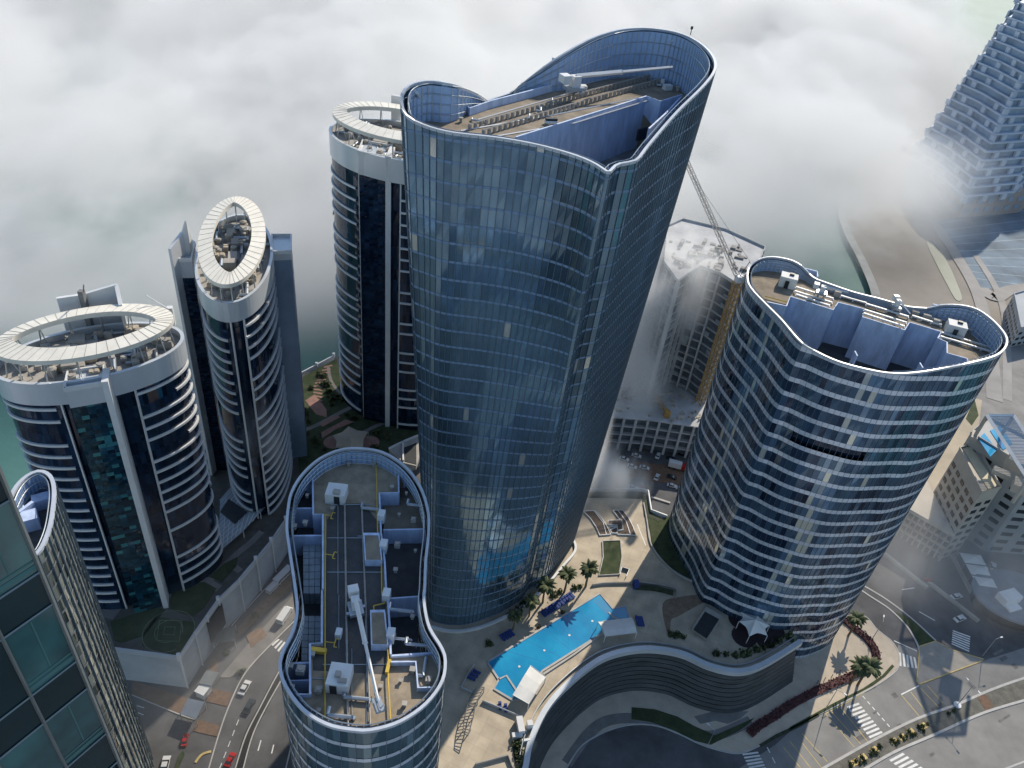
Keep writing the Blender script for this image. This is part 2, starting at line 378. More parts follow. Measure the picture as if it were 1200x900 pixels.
def clutter(root, c, maj, mnr, z, n, inner=.9, seed=1, s=1.0):
    rg = random.Random(seed); k = 0; placed = []
    while k < n:
        x, y = rg.uniform(-1, 1), rg.uniform(-1, 1)
        if x*x+y*y > inner*inner: continue
        p = c+maj*x+mnr*y
        if any((p-q).length < 1.9*s for q in placed):
            if rg.random() < .9: continue
        placed.append(p); kind = rg.choice(['air_handling_unit', 'cooling_unit', 'duct', 'duct', 'tank', 'vent_hood', 'air_handling_unit'])
        o = bpy.data.objects.new(kind, unit_mesh(kind)); COL.objects.link(o); o.parent = root
        o.location = Vector((p.x, p.y, z))-root.location; o.rotation_euler = (0, 0, math.atan2(maj.y, maj.x)+rg.choice([0, 1.5708, 0, 3.14])); f = rg.uniform(.7, 1.25)*s; o.scale = (f, f, f); k += 1
# ================================================================== SKY TOWER (centre)
def rotz(pts): return pts
o3 = (460, 20)
ZS = 153.0
raw = [(30,300,155.6),(45,345,154.3),(100,378,153.2),(200,407,153),(370,427,153),(500,450,153),(620,482,153),(700,513,153),(760,551,153),   # front, 8 = corner
       (790,520,153),(850,510,153.4),                                                                                                  # recess
       (868,497,153.6),(905,448,154.5),(1000,338,157),(1100,238,159.6),(1136,180,160.8),(1120,130,161),(1070,86,161),(1000,56,161),(900,41,161),(800,46,160.6),(700,76,159.6),(600,131,157.6),(500,200,153.8),(420,266,149),
       (325,298,149),(270,262,153.6),(200,236,157),(130,226,157.3),(70,236,157.2),(36,262,156.8)]
ctl = PZ(raw, ZS, 3, o3)
bpx = [(502,700),(501,712),(503,722),(509,728),(527,732),(548,731),(568,725),(590,716),(611,703),(618,691),(631,686),(636,683),(646,672),(661,653),(671,637),(675,622),(674,608),(668,596),(658,588),(640,580),(622,577),(604,580),(590,590),(575,600),(565,610),(545,612),(530,615),(520,625),(512,640),(506,660),(503,680)]
crn = (8, 9, 10, 24, 25)
ringt = smoothclosed(ctl, corners=crn); ringb = smoothclosed([P(q_[0], q_[1], 15) for q_ in bpx], corners=crn)
_a = sum(ctl[i].x*ctl[(i+1) % 31].y-ctl[(i+1) % 31].x*ctl[i].y for i in range(31))
def pairresample(A, B, w_):
    n = len(A); seg = [(A[(i+1) % n].xy-A[i].xy).length for i in range(n)]; L = sum(seg); N_ = round(L/w_); oa = []; ob = []; i = 0; acc = 0
    for k in range(N_):
        d = L*k/N_
        while acc+seg[i] < d and i < n-1: acc += seg[i]; i += 1
        t_ = (d-acc)/max(seg[i], 1e-9); oa.append(A[i].lerp(A[(i+1) % n], t_)); ob.append(B[i].lerp(B[(i+1) % n], t_))
    return oa, ob
PS, PSB = pairresample(ringt, ringb, 1.45)
cx = sum(p.x for p in PS)/len(PS); cy = sum(p.y for p in PS)/len(PS)
sky_t = thing('sky_tower', 'tallest tower with dark blue curved glass walls and an open crown of two lobes', 'skyscraper', (cx, cy, 14))
hx = random.Random(3)
colr = {}
def srnd(i, k):
    c = colr.setdefault(i//3, hx.random()); wv = .5+.5*math.sin(i*.11+1.7*math.sin(k*.21+i*.05)); st_ = .5+.5*math.sin(i*.37+k*.13+2*math.sin(k*.35))  # column groups and waves paint reflection streaks into the pane colours
    if k >= 36: return hx.uniform(.5, .92)
    if hx.random() < .006 or (k == 34 and 88 < i < 96): return .97
    v = .05+.35*c+.35*wv+.25*st_+hx.uniform(-.05, .05)
    return min(.94, max(.05, v))
atS, NS = curtain(sky_t, PS, 15, 3.9, .5, GL['sky'], M['span'], M['mull'], bots=PSB, jit=.014, rndf=srnd, rimw=.35, rimmat=M['rimblue'], mout=.2, mw=.09)
crown(sky_t, PS, NS, 148.5, M['crownp'], M['alu'], off=1.1)
def level(at_, n_, N_, z, d): return [at_(i, z)-N_[i]*d for i in range(n_)]
core = level(atS, len(PS), NS, 140, 1.3)
poly('pit_floor', [(p.x, p.y) for p in core], 139.5, 140, M['concd'], sky_t)
dk = [(100,380),(200,409),(370,429),(432,436),(890,290),(940,308),(1015,285),(1045,300),(1095,240),(1128,180),(1112,132),(1066,92),(1000,66),(900,53),(800,58),(700,88),(610,140),(560,175),(640,215),(685,187),(720,205),(650,232),(480,282),(345,318),(270,345),(235,315),(165,335),(92,350)]
poly('roof_deck', PZ(dk, 150.5, 3, o3), 140, 150.5, [M['gravel']], sky_t, scale=.93)
low = [(92,352),(60,330),(45,290),(75,250),(130,238),(200,248),(262,272),(322,302),(425,270),(510,205),(600,145),(700,100),(760,90),(760,200),(720,210),(480,285),(345,322),(270,350),(235,320),(165,340)]
poly('lower_roof', PZ(low, 148.4, 3, o3), 140, 148.4, M['concd'], sky_t, scale=.9)
b = MB(); b.wall(PZ([(88,352),(165,338),(235,317),(270,347),(345,320),(480,284),(650,234),(721,207),(685,187),(640,200),(560,165)], 150.5, 3, o3), 148.4, 152.0, .35)
b.wall(PZ([(432,436),(600,383),(770,329),(890,290),(940,308),(1015,285)], 150.5, 3, o3), 140, 151.3, .35)
b.wall(PZ([(870,420),(885,300)], 140, 3, o3), 140, 149.5, .35); b.wall(PZ([(1015,285),(960,345),(900,400)], 150.5, 3, o3), 140, 151, .35)
each(b, 'roof_wall', M['wallin'], sky_t)
b = MB()
for q in ((668,405,52,38), (860,375,28,40)):
    c = P(460+q[0]/3, 20+q[1]/3, 147); c2 = P(460+(q[0]+q[2])/3, 20+(q[1]-8)/3, 147); dd = (c2-c).normalized(); nn = Vector((dd.y, -dd.x, 0))
    L = 3.0
    base = c+nn*.9+dd*0
    b.prism([(base.x, base.y), (base.x+dd.x*L, base.y+dd.y*L), (base.x+dd.x*L-nn.x*.5, base.y+dd.y*L-nn.y*.5), (base.x-nn.x*.5, base.y-nn.y*.5)], 143.5, 146)
each(b, 'louvre_panel', M['dark'], sky_t)
rails(sky_t, P(557, 156, 150.5), P(702, 113, 150.5), 150.5, 3.4, 1.5, 1.0)
rails(sky_t, P(702, 113, 150.5), P(768, 95, 150.5), 150.5, 3.2, 1.5, 1.0)
b = MB()
for a_, c_ in (((845,125,159.5),(745,292,151)), ((990,195,159.5),(880,352,151)), ((700,90,159),(650,210,151)), ((500,95,158),(430,200,150))):
    b.tube(P(600+a_[0]/4.5, 20+a_[1]/4.5, a_[2]), P(600+c_[0]/4.5, 20+c_[1]/4.5, c_[2]), .3, 6)
b.tube(P(460+85/3, 20+265/3, 156.5), P(460+125/3, 20+335/3, 150), .3, 6); b.tube(P(460+150/3, 20+330/3, 150), P(460+240/3, 20+275/3, 153), .3, 6)
each(b, 'brace', M['panel'], sky_t)
b = MB(); b.box(P(683, 101, 152), 1.6, 1.6, 150.5, 152.2, .3); b.box(P(782, 103, 151), 1.9, 1.3, 150.6, 151.7, .5); b.box(P(645, 142, 151), 1.8, 1.2, 150.6, 151.5, .7); b.box(P(776, 97, 151), .8, .8, 150.6, 151.8); each(b, 'roof_hatch', M['white'], sky_t)
b = MB()
for i in range(9): b.box(P(716+i*9, 82+i*.9+(i % 2)*2, 151), .8, .8, 150.5, 151.9, .3)
each(b, 'pedestal', M['concd'], sky_t)
bmu('roof_crane', 'white jib crane on rails across the roof of the tallest tower', P(672, 112, 151.5), 152.2, P(786, 86, 155), .9, cradle=False, s=1.15, mast=2.2)
t = thing('window_cleaning_cradle', 'small dark cradle parked beside the rails on the tallest roof', 'cradle', P(646, 143, 151.4))
b = MB(); b.box(P(646, 142, 151.6), 2.4, 1.1, 151.45, 151.75, .3); b.build('platform', M['white'], t)
b = MB(); b.box(P(646, 142, 151.6), 2.2, .9, 151.75, 152.2, .3); b.build('motor_box', M['dark'], t)
al = thing('aviation_light', 'small dark warning light on the far rim of the tallest tower', 'aviation light', P(809, 41, 161.3))
b = MB(); c = P(809, 41, 161.4); b.tube(c, c+Vector((0, 0, 1.2)), .09, 6); b.tube(c+Vector((0, 0, 1.2)), c+Vector((0, 0, 1.8)), .28, 8); b.build('lamp', M['dark'], al)
# ================================================================== SUN TOWER (right)
o4 = (860, 290)
raw = [(58,145,107.8),(80,185,107.8),(130,238,107.9),(200,308,108),(280,400,108.2),(340,440,107.2),(450,490,107.0),(600,528,107.2),(700,539,107.8),(800,532,108.6),(900,515,109.6),(1000,495,111),(1110,465,111.4),(1155,430,111.6),(1163,390,111.8),(1140,350,112),(1090,300,112),(1030,262,111.6),(960,246,111),(880,246,109.8),(828,260,108.4),
       (740,252,108.0),(620,219,108),(500,188,108),(345,134,108),(318,110,108.3),(290,80,109.6),(240,54,110),(160,41,110),(100,54,109.4),(62,90,108.2)]
PR = resample(smoothclosed(PZ(raw, 108, 3.636, o4), corners=(20, 24)), 1.35)
cx, cy = sum(p.x for p in PR)/len(PR), sum(p.y for p in PR)/len(PR)
def rbot(p, i=0):
    return Vector((cx+(p.x-cx)*.985, cy+(p.y-cy)*.985, 0))
sun_t = thing('sun_tower', 'broad blue banded glass tower with a long open roof pit near the right', 'skyscraper', (cx, cy, 0))
hr = random.Random(5); cr = {}
def rr(i, k):
    c = cr.setdefault(i//4, hr.random())
    if k >= 25: return hr.uniform(.35, .9)
    if c > .86 and hr.random() < .55: return hr.uniform(.9, .99)  # bright panes in some columns paint reflected sunlight into the glass colour
    if hr.random() < .02: return .97
    return hr.uniform(.05, .7) if c < .6 else hr.uniform(.35, .92)
nR = len(PR)
def slot(i, k):
    return False
# choose the facade columns that face the camera for the dark terrace cut
fi = min(range(nR), key=lambda i: (PR[i]-P(1025, 430, 107.2)).length)
def slotf(i, k):
    d = (i-fi+nR//2) % nR-nR//2
    return (k == 19 and -8 <= d <= 4)
atR, NR = curtain(sun_t, PR, 0, 4.25, 1.25, GL['sun'], M['span2'], M['mull'], bots=[rbot(p) for p in PR], jit=.03, rndf=rr, slot=slotf, rimw=.28, rimmat=M['rimblue'], mw=.06, mout=.1)
crown(sun_t, PR, NR, 106.5, M['crownp'], M['alu'], off=.9)
core = inset(PR, NR, 1.0)
poly('pit_floor', [(p.x, p.y) for p in core], 94.6, 95, M['rdeck'], sun_t)
dk = [(137,238),(222,256),(238,215),(420,272),(442,240),(560,270),(545,302),(725,358),(745,325),(880,365),(866,393),(905,410),(905,456),(990,480),(992,492),(1100,462),(1145,430),(1152,392),(1130,352),(1082,306),(1026,270),(960,256),(885,256),(830,268),(740,262),(620,228),(500,198),(348,142),(312,112),(285,90),(238,64),(160,52),(105,64),(72,95),(66,145),(88,182)]
poly('roof_deck', PZ(dk, 106.5, 3.636, o4), 95, 106.5, [M['gravel']], sun_t)
def LR(pts, z=106.5): return PZ(pts, z, 3.636, o4)
b = MB(); b.wall(LR([(137,238),(222,256),(238,215),(420,272),(442,240),(560,270),(545,302),(725,358),(745,325),(880,365),(866,393),(905,410),(905,456),(990,480),(992,494)]), 95.01, 107.0, .32)
b.wall(LR([(195,90),(345,128),(347,150)]), 106.5, 108.4, .35); b.wall(LR([(835,268),(1005,305),(1010,295)]), 106.5, 108.4, .35)
for x in (): b.wall([P(860+x/3.636, 290+(240+(x-300)*.28)/3.636, 106.5)+Vector((0, 0, 0)), P(860+x/3.636, 290+(240+(x-300)*.28)/3.636, 106.5)+Vector((-.1, -.8, 0))], 95.01, 106.4, .8)
each(b, 'roof_wall', M['wallin'], sun_t)
b = MB()
for p, q in (((262,178),(420,228)), ((255,195),(415,245)), ((262,210),(405,258)), ((375,180),(680,262)), ((452,215),(560,246)), ((560,250),(740,305)), ((552,275),(730,330)), ((548,290),(722,346)), ((755,300),(880,340)), ((880,372),(1100,440)), ((875,388),(1095,455)), ((960,345),(1080,385)), ((800,300),(880,322))):
    P1, P2 = LR([p, q]); b.wall([P1, P2], 107.0, 107.35, .45)
    d = P2-P1; n_ = max(2, int(d.length/2.2))
    for k in range(n_+1): b.box(P1+d*k/n_, .3, .3, 106.5, 107.0)
each(b, 'crane_track', M['white'], sun_t)
b = MB()
for p in ((232,140), (945,345)): b.box(P(860+p[0]/3.636, 290+p[1]/3.636, 108), 4.2, 3.2, 106.5, 109.4, -.28)
each(b, 'stair_housing', M['cloth'], sun_t)
b = MB()
for p in ((232,140), (945,345)): c_ = P(860+p[0]/3.636, 290+p[1]/3.636, 108); b.box(c_+Vector((-.7, -1.75, 0)), 1.0, .15, 106.52, 108.6, -.28); b.box(c_+Vector((.6, .3, 0)), 1.1, .8, 109.4, 109.9, -.28)
each(b, 'door', M['dark'], sun_t)
b = MB()
for p, q in (((350,170),(520,200)), ((520,200),(800,270)), ((930,400),(1100,450)), ((130,215),(225,240))):
    P1, P2 = LR([p, q]); b.tube(P1+Vector((0, 0, .5)), P2+Vector((0, 0, .5)), .16, 6)
each(b, 'pipe', M['yellow'], sun_t)
b = MB(); rg = random.Random(9)
for p in ((500,205),(560,222),(640,240),(820,300),(860,320),(905,335),(440,200),(770,285)): b.box(P(860+p[0]/3.636, 290+p[1]/3.636, 107), rg.uniform(.8, 2), rg.uniform(.6, 1.2), 106.5, 107.9, -.28)
each(b, 'roof_equipment', M['conc'], sun_t)
bmu('roof_crane', 'compact folded roof crane at left end of the pit of the broad banded tower', P(962, 345, 107.5), 107.2, P(990, 352, 107.5), 0, cradle=False, s=.8, mast=1.6)
bmu('roof_crane', 'compact folded roof crane mid roof of the broad banded tower', P(1049, 362, 107.5), 107.2, P(1062, 378, 107.5), 0, cradle=False, s=.7, mast=1.8)
# fins low in the pit
b = MB()
for p in ((500,470), (775,520)):
    c = P(860+p[0]/3.636, 290+p[1]/3.636, 104); b.prism([(c.x, c.y), (c.x+.3, c.y), (c.x+.3, c.y-2), (c.x, c.y-2)], 95, 106)
each(b, 'pit_fin', M['wallin'], sun_t)
# ================================================================== PEANUT TOWER (front centre)
ZE = 98.0
oA, sA = (320, 510), 4.738; oB, sB = (320, 690), 4.286
rimE = [(80+0,420),(100,320),(160,220),(260,130),(380,80),(500,75),(620,100),(740,180),(820,290),(862,420),(866,540),(850,700),(845,840)]
rimE2 = [(760,60),(785,190),(850,300),(868,370),(850,470),(770,580),(640,670),(500,712),(400,712),(270,685),(150,610),(60,490),(32,390),(50,310),(95,220),(118,120),(112,20)]
ctl = PZ(rimE, ZE, sA, oA)+PZ(rimE2, ZE, sB, oB)+PZ([(85,610),(74,520)], ZE, sA, oA)
PE = resample(smoothclosed(ctl), 1.05)
cx, cy = sum(p.x for p in PE)/len(PE), sum(p.y for p in PE)/len(PE)
gate_t = thing('peanut_tower', 'front glass tower whose flat roof is pinched at the waist like a peanut', 'skyscraper', (cx, cy, 0))
he = random.Random(8)
def re_(i, k):
    if k >= 22: return he.uniform(.35, .9)
    return .97 if he.random() < .03 else he.uniform(.08, .9)
atE, NE = curtain(gate_t, PE, 0, 3.9, .9, GL['gate'], M['span2'], M['mull'], jit=.03, rndf=re_, rimw=.3, rimmat=M['rimblue'], mw=.06, mout=.12, every=2)
crown(gate_t, PE, NE, 95, M['crownp'], M['alu'], off=.75, rails=(0, .33, .66, 1), every=1)
core = inset(PE, NE, .9)
poly('pit_floor', [(p.x, p.y) for p in core], 89.6, 90, M['rooft'], gate_t)
def EA(p, z=95): return PZ(p, z, sA, oA)
def EB(p, z=95): return PZ(p, z, sB, oB)
dk = EA([(225,455),(222,262),(165,262),(200,215),(280,150),(390,112),(500,105),(610,130),(700,185),(740,225),(740,242),(695,242),(697,335),(590,338),(600,560),(618,700),(625,850)])+EB([(575,60),(582,200),(590,345),(835,330),(845,380),(830,460),(760,560),(640,645),(500,688),(400,688),(280,662),(170,595),(120,545),(188,540),(186,290),(246,285),(246,0)])+EA([(275,840),(277,458)])
poly('roof_deck', dk, 90, 95, [M['egravel']], gate_t)
spine = EA([(285,470),(575,360),(590,560),(615,850)])+EB([(570,60),(575,330),(560,470),(255,400),(256,0)])
poly('roof_tiles', EA([(300,470),(360,380),(500,380),(575,470),(590,560),(612,850)])+EB([(565,60),(570,330),(560,430),(200,410),(200,300),(256,292),(256,0)])+EA([(292,840)]), 95, 95.02, M['rdeck'], gate_t)
b = MB()
b.wall(EA([(150,262),(222,262),(224,457),(278,457),(277,880)])+EB([(247,20),(246,287),(187,292),(188,545),(115,547)]), 90.01, 95.9, .3)
b.wall(EA([(770,240),(696,240),(698,336),(590,339),(600,560),(620,720),(627,860)])+EB([(577,80),(585,200),(591,345)]), 90.01, 95.9, .3)
b.wall(EB([(590,345),(840,328)]), 90.01, 95.5, .3); b.wall(EB([(592,385),(716,384),(727,515),(812,512)]), 95, 96, .25)
b.wall(EA([(98,405),(216,405)], 95), 90.01, 95, .3); b.wall(EA([(90,558),(276,556)], 95), 90.01, 95, .3); b.wall(EA([(612,525),(850,520)], 95), 90.01, 95, .3); b.wall(EB([(52,375),(186,370)]), 90.01, 95, .3); b.wall(EB([(60,452),(186,448)]), 90.01, 94.5, .2)
b.wall(EB([(583,48),(725,38),(750,60)]), 90.01, 95, .25)
each(b, 'roof_wall', M['wallin'], gate_t)
poly('intermediate_roof', EA([(612,345),(702,245),(770,250),(840,330),(855,420),(850,515),(615,520)], 93), 90.01, 92.6, M['gravel'], gate_t)
poly('intermediate_roof', EA([(620,575),(832,575),(826,880),(625,890)], 92), 90.01, 91.4, M['rdeck'], gate_t)
poly('intermediate_roof', EA([(112,315),(213,315),(213,402),(100,402)], 93), 90.01, 92.2, M['rooft'], gate_t)
for q in (EA([(165,610),(268,606),(262,880),(168,880)], 92.8), EB([(145,135),(243,135),(240,362),(142,362)], 92.8)):
    b = MB()
    nx, ny = 3, 7
    for i in range(nx):
        for j in range(ny):
            def L_(u, v): return q[0].lerp(q[1], u).lerp(q[3].lerp(q[2], u), v)
            e = .04
            b.prism([L_((i+e)/nx, (j+e)/ny), L_((i+1-e)/nx, (j+e)/ny), L_((i+1-e)/nx, (j+1-e)/ny), L_((i+e)/nx, (j+1-e)/ny)], 90.01, 92.8)
    b.build('water_tank', mat('tank_panel', (.33, .38, .40), .6, var=.25, scale=.5), gate_t)
b = MB(); b.box(P(394.5, 577, 96.5), 3.5, 3.1, 95, 97.3, .02); b.box(P(398, 793, 96.5), 3.2, 3.6, 95, 97.2, 0); each(b, 'stair_housing', M['cloth'], gate_t)
b = MB(); b.box(P(394.5, 577, 96.5)+Vector((.4, -1.6, 0)), 1.0, .12, 95.02, 97.0); b.box(P(398, 793, 96.5)+Vector((-.5, -1.85, 0)), 1.0, .12, 95.02, 96.9); each(b, 'door', M['dark'], gate_t)
b = MB(); b.box(P(394.5, 577, 97.5), 1.2, .9, 97.3, 97.9); b.box(P(396, 790, 97.5), .8, .8, 97.2, 97.8); b.box(P(401, 797, 97.5), 1.2, .6, 97.2, 97.6); each(b, 'fan_box', M['conc'], gate_t)
b = MB()
for q in (EA([(500,548),(590,548),(607,700),(510,700)], 96.3), EB([(487,112),(562,110),(580,285),(492,286)], 96.3)):
    b.prism([(p.x, p.y) for p in q], 95, 96.6)
each(b, 'lift_overrun', M['wallin'], gate_t)
b = MB()
for q in (EA([(508,556),(584,556),(600,692),(517,692)], 96.6), EB([(494,120),(556,118),(573,278),(499,278)], 96.6)): b.prism([(p.x, p.y) for p in q], 96.6, 96.62)
each(b, 'overrun_roof', M['gravel'], gate_t)
b = MB()
for x, y, o_, s_ in ((602,430,oA,sA),(614,595,oA,sA),(630,870,oA,sA),(592,215,oB,sB)): b.box(P(o_[0]+x/s_, o_[1]+y/s_, 97), 1.2, 1.6, 95, 97.0)
each(b, 'vent_housing', M['white'], gate_t)
b = MB(); b.box(P(397, 743, 95.5), .9, 1.3, 95, 96.2); b.build('roof_box', M['white'], gate_t)
rails(gate_t, EA([(445,380)])[0]+Vector((0, 0, 0)), EB([(432,700)])[0], 95, 3.0, 2.2, .35, .35)
def V(p, z): return Vector((p.x, p.y, z))
b = MB()
for path in (EA([(570,160),(575,250),(580,540),(600,650),(604,890)])+EB([(560,85),(505,97),(508,130),(562,132),(568,250),(578,340),(578,470),(590,670)]), EA([(290,455),(290,870)])+EB([(262,30),(262,660)])):
    b.path([V(p, 95.6) for p in path], .11, 5)
for p in ((325,450,oA,sA),(335,670,oA,sA),(310,275,oB,sB)):
    c = P(p[0]+0 if 0 else p[2][0]+p[0]/p[3], p[2][1]+p[1]/p[3], 95.5); b.path([c+Vector((-1.6, 0, .2)), c+Vector((0, 0, .2)), c+Vector((0, .7, .2)), c+Vector((.5, .7, .2))], .09); b.path([c+Vector((0, 0, .2)), c+Vector((0, -.7, .2)), c+Vector((.5, -.7, .2))], .09)
b.box(P(373, 760, 96), 2.4, .7, 95.1, 95.8); b.box(P(455, 779, 96), .5, 2.2, 95.1, 95.8)
each(b, 'gas_pipe', M['yellow'], gate_t)
bmu('roof_crane', 'long white jib crane with hanging cradle lying along the peanut shaped roof', P(417, 716, 95.6), 95.4, P(443, 824, 98.5), .5, s=.85, mast=2.2)
rg = random.Random(77)
def vents(root, spots, z, base=M['white']):
    for (x, y, o_, s_) in spots:
        k_ = rg.choice(['vent_hood', 'vent_hood', 'cooling_unit', 'duct']); o = bpy.data.objects.new(k_, unit_mesh(k_)); COL.objects.link(o); o.parent = root
        c = P(o_[0]+x/s_, o_[1]+y/s_, z); o.location = c-root.location; o.rotation_euler = (0, 0, rg.choice([0, 1.57])+.03); f = rg.uniform(.45, .8); o.scale = (f, f, f)
vents(gate_t, [(x, y, oA, sA) for x, y in ((120,350),(190,345),(660,300),(740,330),(800,400),(700,450),(780,480),(690,620),(790,650),(680,760),(120,520),(180,500),(300,180),(420,170),(560,170),(650,190),(330,420),(545,420))]+[(x, y, oB, sB) for x, y in ((640,120),(700,150),(760,200),(650,260),(720,290),(780,300),(90,400),(140,420),(100,500),(230,620),(340,650),(420,560),(540,500),(640,470),(700,420),(780,470),(760,400),(660,590),(230,520),(200,340))], 90 if False else 95)
b = MB()
for p_, q_ in (((360,385),(360,880)), ((320,385),(545,385)), ((470,560),(500,560)), ((300,570),(590,570)), ((300,760),(600,760))):
    A_, B_ = EA([p_, q_], 95.1); b.tube(A_, B_, .09)
for p_, q_ in (((330,30),(330,300)), ((200,450),(290,450)), ((250,380),(560,380)), ((395,300),(395,650)), ((470,300),(470,690))):
    A_, B_ = EB([p_, q_], 95.1); b.tube(A_, B_, .09)
each(b, 'cable_tray', M['alu'], gate_t)
vents(sky_t, [(x, y, o3, 3) for x, y in ((150,360),(200,350),(240,370),(300,370),(520,330),(480,355),(560,300),(820,200),(860,190),(900,210),(940,240),(980,220),(1020,200),(1000,260),(880,160),(800,150),(740,190),(130,300),(180,290),(220,285))], 150.5)
b = MB()
for p_, q_ in (((240,400),(560,345)), ((560,345),(860,285)), ((330,425),(640,372)), ((640,372),(900,292)), ((300,360),(640,262))):
    A_, B_ = PZ([p_, q_], 150.6, 3, o3); b.tube(A_, B_, .16)
each(b, 'cable_tray', M['white'], sky_t)
# ================================================================== RING TOWERS (left)
def ell(C, a, b_, n, f=1.0, lens=0.0):
    out = []
    for i in range(n):
        t = 2*math.pi*i/n; s = math.sin(t); s2 = math.copysign(abs(s)**(1+lens), s)
        out.append(C+a*math.cos(t)*f+b_*s2*f)
    A = sum(out[i].x*out[(i+1) % n].y-out[(i+1) % n].x*out[i].y for i in range(n))
    return out if A > 0 else list(reversed(out))
def ring_tower(name, label, zr, z0, ringpx, recess, fa, fb, seed, hole=(.80, .62), fh=3.5, strip=None):
    zc = zr+5.5; HB = 5.6 if zr < 100 else 6.8
    Lp, Rp, Tp, Bp = [P(x, y, zc) for x, y in ringpx]
    C = (Lp+Rp+Tp+Bp)/4; maj = (Rp-Lp)/2; mnr = (Tp-Bp)/2; C.z = 0; maj.z = mnr.z = 0
    t = thing(name, label, 'skyscraper', (C.x, C.y, z0))
    base = ell(C, maj*fa, mnr*fb, 220); base = [Vector((p.x, p.y, zr)) for p in base]; pts = resample(base, 1.15); n = len(pts); N = normals(pts)
    # pixel x of each column, used to find the flat recessed glass bays
    def colx(p):
        c = CX*p.x+CY*p.y+CZ*(zr-H); return 600-F*c.x/c.z, c
    facing = [N[i].dot(Vector((-pts[i].x, -pts[i].y, 0))) > 0 for i in range(n)]
    isrec = [any(a <= colx(pts[i])[0] <= b_ for a, b_ in recess) and facing[i] for i in range(n)]
    rg = random.Random(seed)
    G = MB(); B = MB(); nf = int((zr-HB-.3-z0)/fh)
    for i in range(n):
        j = (i+1) % n; nn = (N[i]+N[j]).normalized(); off = -.9 if isrec[i] else 0
        for k in range(nf+1):
            za = z0+k*fh; zb = min(za+fh, zr-HB)
            v = [Vector((pts[i].x, pts[i].y, za)), Vector((pts[j].x, pts[j].y, za)), Vector((pts[j].x, pts[j].y, zb)), Vector((pts[i].x, pts[i].y, zb))]
            G.face([p+nn*(rg.uniform(-.02, .02)+off) for p in v], rg.uniform(.05, .97))
    G.build('glass_facade', GL['ring'], t)
    runs = []; i = 0
    start = next((i for i in range(n) if isrec[i] and not isrec[(i+1) % n]), 0)
    cur = []
    for q in range(1, n+1):
        i = (start+q) % n
        if not isrec[i]: cur.append(i)
        elif cur: runs.append(cur); cur = []
    if cur: runs.append(cur)
    for k in range(nf+1):
        z = z0+k*fh
        for run in runs:
            a, e = 0, len(run)
            if rg.random() < .2:
                if rg.random() < .5: a = int(e*rg.uniform(.1, .45))
                else: e = int(e*rg.uniform(.55, .9))
            if rg.random() < .04: continue
            for q in range(a, e-1):
                i, j = run[q], run[q+1]; o_ = .45; p, r = pts[i], pts[j]; h = .6
                P0, P1 = Vector((p.x, p.y, z))+N[i]*o_, Vector((r.x, r.y, z))+N[j]*o_; u = Vector((0, 0, h))
                B.face([P0, P1, P1+u, P0+u]); B.face([P0+u, P1+u, P1-N[j]*o_+u, P0-N[i]*o_+u]); B.face([P1, P0, P0-N[i]*o_, P1-N[j]*o_])
    B.build('white_bands', M['white'], t)
    # white head band, two metal fins beside every recess
    Wb = MB()
    for i in range(n):
        j = (i+1) % n; a = pts[i]+N[i]*.5; c = pts[j]+N[j]*.5; ai = pts[i]-N[i]*.3; ci = pts[j]-N[j]*.3
        zb = zr-HB-.2
        Wb.face([(a.x, a.y, zb), (c.x, c.y, zb), (c.x, c.y, zr), (a.x, a.y, zr)]); Wb.face([(a.x, a.y, zr), (c.x, c.y, zr), (ci.x, ci.y, zr), (ai.x, ai.y, zr)])
        Wb.face([(ci.x, ci.y, zr-2.2), (ai.x, ai.y, zr-2.2), (ai.x, ai.y, zr), (ci.x, ci.y, zr)]); Wb.face([(ai.x, ai.y, zb), (ci.x, ci.y, zb), (c.x, c.y, zb), (a.x, a.y, zb)])
    Wb.build('head_band', M['panel'], t)
    Fb = MB()
    for i in range(n):
        if isrec[i] != isrec[i-1]: Fb.tube((pts[i].x, pts[i].y, z0), (pts[i].x, pts[i].y, zr-HB), .28)
    each(Fb, 'fin', M['white'], t)
    b = MB(); b.prism([(p.x, p.y) for p in inset(pts, N, .3)], zr-3, zr-1.6); b.build('roof_deck', M['conc'], t)
    # canopy ring with an eye-shaped opening
    n2 = 96; out = ell(C, maj, mnr, n2); inn = ell(C, maj*hole[0], mnr*hole[1], n2, lens=.35); b = MB()
    for i in range(n2):
        j = (i+1) % n2; z = zc
        b.face([(out[i].x, out[i].y, z), (out[j].x, out[j].y, z), (inn[j].x, inn[j].y, z+.5), (inn[i].x, inn[i].y, z+.5)])
        b.face([(out[i].x, out[i].y, z-1.1), (out[j].x, out[j].y, z-1.1), (out[j].x, out[j].y, z), (out[i].x, out[i].y, z)])
        b.face([(inn[j].x, inn[j].y, z-.7), (inn[i].x, inn[i].y, z-.7), (inn[i].x, inn[i].y, z+.5), (inn[j].x, inn[j].y, z+.5)])
        b.face([(out[j].x, out[j].y, z-1.1), (out[i].x, out[i].y, z-1.1), (inn[i].x, inn[i].y, z-.7), (inn[j].x, inn[j].y, z-.7)])
    b.build('canopy_ring', mat('ring_panels_'+name, (.74, .71, .63), .5, var=.12, scale=.3), t)
    b = MB()
    for i in range(0, n2, 2):
        p = out[i]*1.0; q = inn[i]; b.tube((p.x, p.y, zc+.03), (q.x, q.y, zc+.53), .05)
    b.build('panel_seams', M['conc'], t)
    b = MB()
    for i in range(0, n2, 6):
        m_ = out[i].lerp(inn[i], .4); f = C+(m_-C)*1.06; b.tube((f.x, f.y, zr-1.6), (m_.x, m_.y, zc-.8), .16, 5); g = C+(m_-C)*.9; b.tube((g.x, g.y, zr-1.6), (m_.x, m_.y, zc-.8), .12, 5)
    each(b, 'strut', M['alu'], t)
